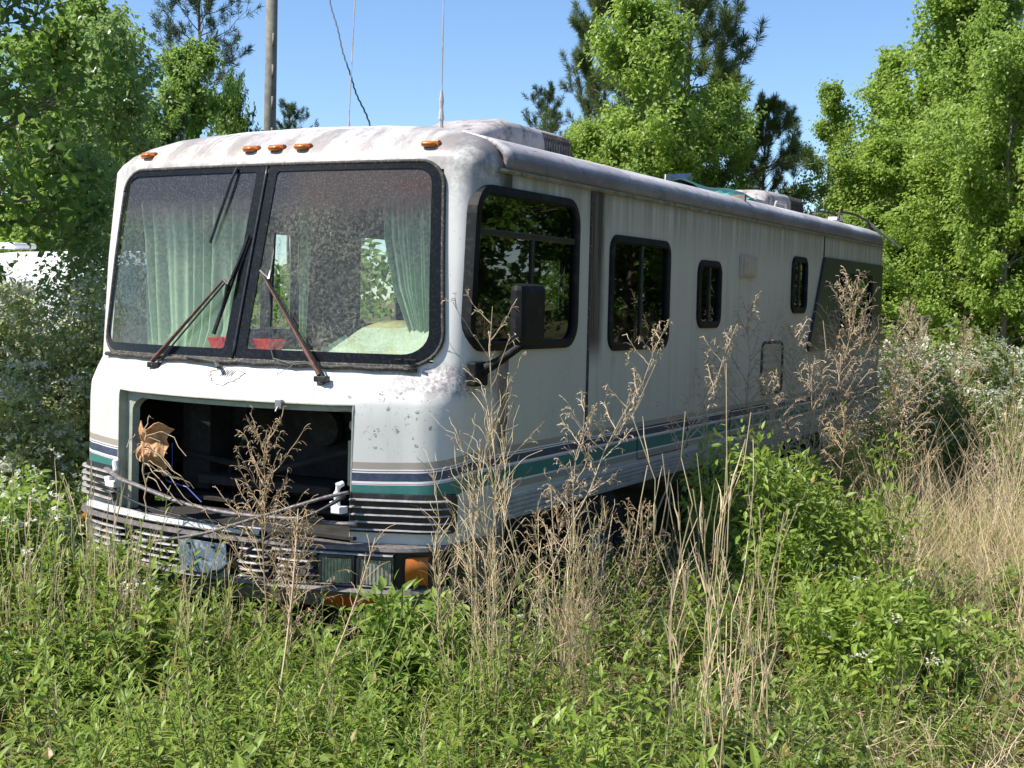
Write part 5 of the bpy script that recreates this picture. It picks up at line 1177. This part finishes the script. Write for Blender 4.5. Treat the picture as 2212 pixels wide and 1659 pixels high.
# ------------------------------------------------------------------ dead weeds
def dead_weed(seed, h, nbr, spread, mat='deadstem', lean=(0, 0), u0=.35, curl=.5, thick=.0035, dens=1.0, erect=.7):
    global rng
    old = rng; rng = np.random.default_rng(seed); mb = MB()
    S = paths([(0, 0, 0)], [(lean[0], lean[1], 1)], h, 12, (lean[0]*.3, lean[1]*.3, 0), .03); mb.tubes(S, thick*np.linspace(1.15, .35, 12)[None], 4, t=.4)
    u = np.linspace(u0, .97, nbr)+rng.uniform(-.02, .02, nbr); P, T = along(S, np.zeros(nbr, int), np.clip(u, 0, 1)); a = np.arange(nbr)*2.4+rng.uniform(-.5, .5, nbr); v = (u-u0)/(1-u0)
    Lb = spread*np.interp(v, [0, .25, .7, 1.05], [.9, 1, .6, .25])*rng.uniform(.6, 1.2, nbr)
    D = np.stack([np.cos(a), np.sin(a), np.full(nbr, erect)+.5*v], 1); B1 = paths(P, D, Lb, 7, (0, 0, .18), .05)
    mb.tubes(B1, np.full((nbr, 7), thick*.55)*np.linspace(1, .5, 7), 3, t=rng.uniform(.2, .9, nbr))
    ns = int(8*dens); i = np.repeat(np.arange(nbr), ns); s2, d2 = along(B1, i, rng.uniform(.25, 1, nbr*ns)); d2 = unit(d2+rnd(nbr*ns)*.55+(0, 0, .3)); L2 = np.clip(Lb[i]*rng.uniform(.2, .45, nbr*ns), .03, .16)
    az = rng.uniform(0, 6.28, nbr*ns); B2 = paths(s2, d2, L2, 6, np.stack([np.cos(az)*curl*.5, np.sin(az)*curl*.5, -curl*rng.uniform(.4, 1.5, nbr*ns)], 1), .06)
    mb.tubes(B2, np.full((nbr*ns, 6), thick*.28), 3, t=rng.uniform(.3, 1, nbr*ns))
    n3 = nbr*ns*2; i = np.repeat(np.arange(nbr*ns), 2); s3, d3 = along(B2, i, rng.uniform(.4, 1, n3)); B3 = paths(s3, unit(d3+rnd(n3)*.8), rng.uniform(.008, .028, n3), 4, (0, 0, -.5), .1)
    mb.tubes(B3, np.full((n3, 4), thick*.30), 3, t=rng.uniform(.2, 1, n3))
    rng = old; return mb.mesh('dead_weed', mat)
def fixed(name, me, loc, rz, sc, label, cat, group):
    o = bpy.data.objects.new(name, me); COL.objects.link(o); o.location = (loc[0], loc[1], float(gz(loc[0], loc[1]))-.03 if len(loc) < 3 else loc[2]); o.rotation_euler = (loc[3] if len(loc) > 3 else 0, loc[4] if len(loc) > 4 else 0, rz)
    o.scale = (sc,)*3; return tag(o, label, cat, group)
dg = 'dead branching weeds around the motorhome'
d_sparse = dead_weed(601, 1.85, 10, .36, u0=.66, dens=.5, curl=.3, thick=.005); d_mid = dead_weed(602, 1.6, 26, .28, u0=.45, thick=.005); d_dense = dead_weed(603, 1.5, 46, .30, u0=.3, dens=1.1, thick=.0055)
d_big = dead_weed(604, 2.2, 70, .48, u0=.38, dens=1.2, thick=.007, erect=1.1); d_dark = dead_weed(605, .95, 34, .26, 'redstem', u0=.25, thick=.004, erect=.5); d_front = dead_weed(606, 1.3, 40, .34, 'redstem', u0=.42, thick=.005, erect=.9)
d_leanr = dead_weed(607, 1.9, 24, .22, lean=(.25, .28), u0=.55, thick=.0055, dens=.9)
for me, loc, rz, sc, lb in (
    (d_sparse, (.50, -.60), .3, .98, 'sparse dead weed with a few curled twigs in front of the cab window'),
    (d_leanr, (.42, -.35), .0, .96, 'long dead weed leaning right across the lower cab window corner'),
    (d_mid, (.62, -.10), 1.1, .86, 'dead weed left of the long leaning one against the white side'),
    (d_leanr, (.38, .95), .1, .95, 'leaning dead weed whose tip covers the third side window'),
    (d_mid, (.55, 2.05), 2.1, 1.0, 'dead weed with curled tips below the square vent'),
    (d_mid, (.5, 3.1), 3.0, 1.18, 'tall dead weed just left of the fourth side window'),
    (d_dense, (.5, 3.75), 4.0, 1.15, 'dense dead weed below the fourth side window'),
    (d_big, (.45, 5.45), 1.0, 1.0, 'largest dead weed, a brown fan in front of the dark rear panel'),
    (d_dense, (.65, 4.7), 5.1, 1.15, 'dense dead weed just left of the largest one'),
    (d_dense, (.5, 6.6), .7, 1.2, 'dead weed at the rear corner right of the largest one'),
    (d_dark, (.5, .05), .5, 1.0, 'low dark brown dead weed against the shadow under the skirt'),
    (d_dark, (.75, .45), 2.5, .85, 'small dark dead weed beside the low one under the skirt'),
    (d_front, (-.42, -1.0), .4, .98, 'reddish dead weed standing in front of the open engine bay'),
    (d_front, (.0, -1.35), 2.0, .74, 'short reddish dead weed in front of the bumper slats'),
    (d_dense, (2.6, 7.2), 2.8, .72, 'brown dead weed out in the grass at the right'),
    (d_dense, (-.6, 13.5), 1.8, 1.3, 'brown brushy dead bush beyond the rear corner of the motorhome'),
    (d_dense, (.0, 14.0), 3.3, 1.1, 'second brushy dead bush beyond the rear corner'),
    (d_sparse, (2.2, 1.9), 1.2, .62, 'thin dead weed stem in the grass at the right edge'),
    (d_dense, (.75, 2.6), 2.6, .95, 'dead weed rising out of the green bush under the third window'),
    (d_dense, (.85, 3.3), 1.6, .95, 'dead weed rising right of the green bush under the third window'),
    (d_dense, (.8, 4.2), .4, 1.0, 'dead weed between the fourth window and the leaning white stalks'),
    (d_dense, (.8, 5.8), 3.4, 1.15, 'thick dead weed in front of the largest one'),
    (d_mid, (.9, 6.3), 5.4, 1.1, 'loose dead weed right of the thick one at the rear'),
    (d_dense, (.6, 7.6), 2.2, 1.25, 'dead weed at the very rear corner of the white side'),
    (d_dense, (.9, 8.4), 4.4, 1.1, 'dead weed just past the rear corner'),
    (d_dark, (1.1, 3.0), 1.2, 1.25, 'reddish dead weed low before the rear skirt'),
    (d_dark, (1.2, 4.4), 3.2, 1.3, 'second reddish dead weed low before the rear skirt'),
    (d_mid, (1.9, 3.6), 4.2, .75, 'dead weed among the tan grass right of the big green bush')):
    fixed('dead_weed', me, loc, rz, sc, lb, 'dead weed', dg)
s_big = stalks(701, 17, 1.25, .06, (-.06, 0), 'straw', twig=420, fan=.14); s_tall = stalks(702, 13, 1.3, .055, (0, .02), w=.007, fan=.14); s_few = stalks(703, 8, 1.1, .05, (.05, 0), w=.0075, sheath=9, fan=.17); s_thin = stalks(704, 6, .8, .06, (.1, .05), 'straw', .004, fan=.3)
s_pair = stalks(705, 2, 1.35, .02, (.14, .10), 'palestraw', .007, 2, .03)
for me, loc, rz, sc, lb in (
    (s_big, (.82, -1.22), .2, 1.06, 'thick clump of tall dry stalks with curled twigs before the cab corner'),
    (s_big, (.95, -.62), 2.2, .72, 'second clump of dry stalks just behind the thick one before the cab'),
    (s_tall, (1.62, -1.0), 1.0, 1.12, 'tall clump of pale dry stalks in front of the shaded skirt'),
    (s_few, (1.75, -.7), 2.0, 1.0, 'thin pale stalks just right of the tall pale clump'),
    (s_few, (.95, -.75), 4.0, .9, 'few brown stalks right of the thick clump before the cab'),
    (s_few, (-1.23, -1.60), 1.0, .84, 'dry stalks at the far left edge of the picture'),
    (s_few, (-1.03, -1.63), 3.0, .74, 'dry stalks second from the left edge'),
    (s_few, (-1.05, -1.30), 5.0, .92, 'dry stalks in front of the left grille block'),
    (s_tall, (-1.12, -1.15), 2.0, .66, 'short straw clump leaning before the left headlights'),
    (s_few, (-.60, -1.05), .5, .62, 'pale stalks standing below the licence plate'),
    (s_few, (-.78, -1.40), 2.5, .80, 'pale stalks left of the licence plate'),
    (s_tall, (-1.42, -1.50), 3.3, .74, 'leaning pale stalks at the very left, tallest of the left stalks'),
    (s_few, (-1.45, -1.05), 4.4, .95, 'pale stalks rising before the left grille slats'),
    (s_few, (-.42, -1.50), 1.9, .78, 'pale bent stalks below the gap between plate and headlights'),
    (s_thin, (-1.0, -1.5), 1.0, 1.0, 'fine leaning straws at the lower left'),
    (s_thin, (-.45, -1.5), 2.2, .8, 'fine leaning straws below the bumper'),
    (s_pair, (.65, 3.9), .3, 1.35, 'pair of bare whitish stalks leaning before the rear of the motorhome'),
    (s_pair, (.8, 3.1), .9, 1.0, 'shorter pair of bare stalks left of the leaning whitish pair'),
    (s_thin, (2.75, .35), 4.2, 1.0, 'fine straws at the lower right edge'),
    (s_few, (2.3, 5.2), 1.5, 1.0, 'tan stalks in the tall grass at the right'),
    (s_tall, (1.6, 6.8), .5, .95, 'broad clump of tan stalks beyond the green bushes'),
    (s_tall, (2.5, 8.2), 3.5, .95, 'broad tan clump farther back at the right edge')):
    fixed('dry_stalk_clump', me, loc, rz, sc, lb, 'dry grass', sg)
# long reddish stems crossing the foreground
def stem_long(a, b_, r_, label):
    P_ = np.array([np.array(a)*(1-u)+np.array(b_)*u+np.array((.03*math.sin(3*u), 0, .02*math.sin(5*u))) for u in np.linspace(0, 1, 12)])
    mb = MB(); mb.tube(P_, np.linspace(r_, r_*.4, 12), 5, t=.6)
    k = 26; i = np.zeros(k, int); s2, d2 = along(P_[None], i, rng.uniform(.5, 1, k)); B = paths(s2, unit(d2+rnd(k)*.5), rng.uniform(.05, .2, k), 6, (0, 0, -.3), .08); mb.tubes(B, np.full((k, 6), .0013), 3, t=.8)
    o = mb.obj('long_stem', 'redstem'); tag(o, label, 'dead stem', 'long reddish stems leaning across the foreground')
stem_long((.40, -2.0, .0), (.36, -1.30, .92), .006, 'long reddish stem leaning right toward the right headlight')
stem_long((.36, -2.0, .0), (-.02, -1.30, 1.0), .006, 'long reddish stem rising toward the bumper slats')
# dead leafy stalks with dark hanging leaves under the skirt
def darkstalk(seed):
    global rng
    old = rng; rng = np.random.default_rng(seed); mb = MB(); n = 5; S = paths(rng.normal(size=(n, 3))*(.06, .06, 0), np.tile((0, 0, 1.), (n, 1))+rng.normal(size=(n, 3))*.12, rng.uniform(.7, 1.05, n), 7, wig=.05); mb.tubes(S, np.full((n, 7), .003), 4, mi=1)
    k = 150; i = rng.integers(0, n, k); s2, d2 = along(S, i, rng.uniform(.1, .75, k)); mb.leaves(s2, rnd(k)*.5+(0, 0, -1), rnd(k), rng.uniform(.025, .05, k), .016, rng.uniform(0, 1, k), droop=.6, fold=.8); rng = old; return mb.mesh('dark_stalk', ['darkdead', 'deadstem'])
dk = [darkstalk(801), darkstalk(802)]
for q, (loc, lb) in enumerate((((.62, -.25), 'dead stalks with shrivelled dark leaves left in the shade by the skirt'), ((.68, .15), 'dead stalks with dark hanging leaves beside the low brown weed'), ((.95, .25), 'dark leafed dead stalks left of the tall pale clump'), ((1.05, .65), 'dark leafed dead stalks behind the tall pale clump'), ((.6, 2.4), 'dark dead stalks behind the big green bush'))):
    fixed('dark_dead_stalks', dk[q % 2], loc, q*1.3, .95, lb, 'dead weed', 'dead stalks with dark hanging leaves')
# twigs caught in the engine bay
mb = MB(); S = paths([(-1.50, -.62, .70)], [(.05, .05, 1)], .40, 8, wig=.08); mb.tubes(S, np.full((1, 8), .004), 4)
k = 16; s2, d2 = along(S, np.zeros(k, int), rng.uniform(.4, 1, k)); B = paths(s2, unit(rnd(k)*(1, .4, .6)+(.5, 0, .6)), rng.uniform(.12, .34, k), 8, (.15, 0, -.75), .12); mb.tubes(B, np.full((k, 8), .0032)*np.linspace(1, .6, 8), 4, t=.3)
o = mb.obj('dead_twigs', 'deadstem'); tag(o, 'curled dead twigs hanging over the left of the engine opening', 'dead twigs')
# young green shoots
yg = 'young green shoots standing above the weeds'
Sh = [weed_upright(900, (.9, 1.1), (2, 3), .10, .33, ('weed2', 'stem'), 26), weed_upright(901, (.7, .9), (2, 4), .09, .35, ('weed2', 'stem'), 22), weed_upright(902, (.55, .7), (3, 5), .10, .34, ('weed2', 'stem'), 18)]
for me, loc, rz, sc, lb in (
    (Sh[0], (.6, 3.5), 0, 1.15, 'leafy green shoot rising highest before the rear of the motorhome'), (Sh[1], (.75, 4.9), 1, 1.0, 'leafy shoot below the largest dead weed'),
    (Sh[1], (.78, -1.05), 2, 1.05, 'green shoot growing up through the thick dry clump'), (Sh[2], (.42, -1.1), 3, 1.0, 'green shoot with pointed leaves below the turn signal'),
    (Sh[2], (1.25, -.75), 4, 1.0, 'broad leafed shoot in the shade between the two tall clumps'), (Sh[0], (1.25, 1.3), 5, .95, 'tall shoot on top of the big green bush'),
    (Sh[2], (.1, -1.35), .6, .9, 'green shoot in front of the right headlight'), (Sh[1], (2.0, -1.1), 1.7, .8, 'tall thin shoot at the lower right of the tall pale clump'), (Sh[1], (-1.45, -.85), 1.7, .9, 'green shoot in front of the left grille block')):
    fixed('green_shoot', me, loc, rz, sc, lb, 'plant', yg)
# grey fence post in the brambles
mb = MB(); mb.tube([(-.62, 14.2, 0), (-.60, 14.2, 1.75)], .03, 8); o = mb.obj('fence_post', 'wood'); tag(o, 'thin grey post standing in the brambles at the right', 'post')
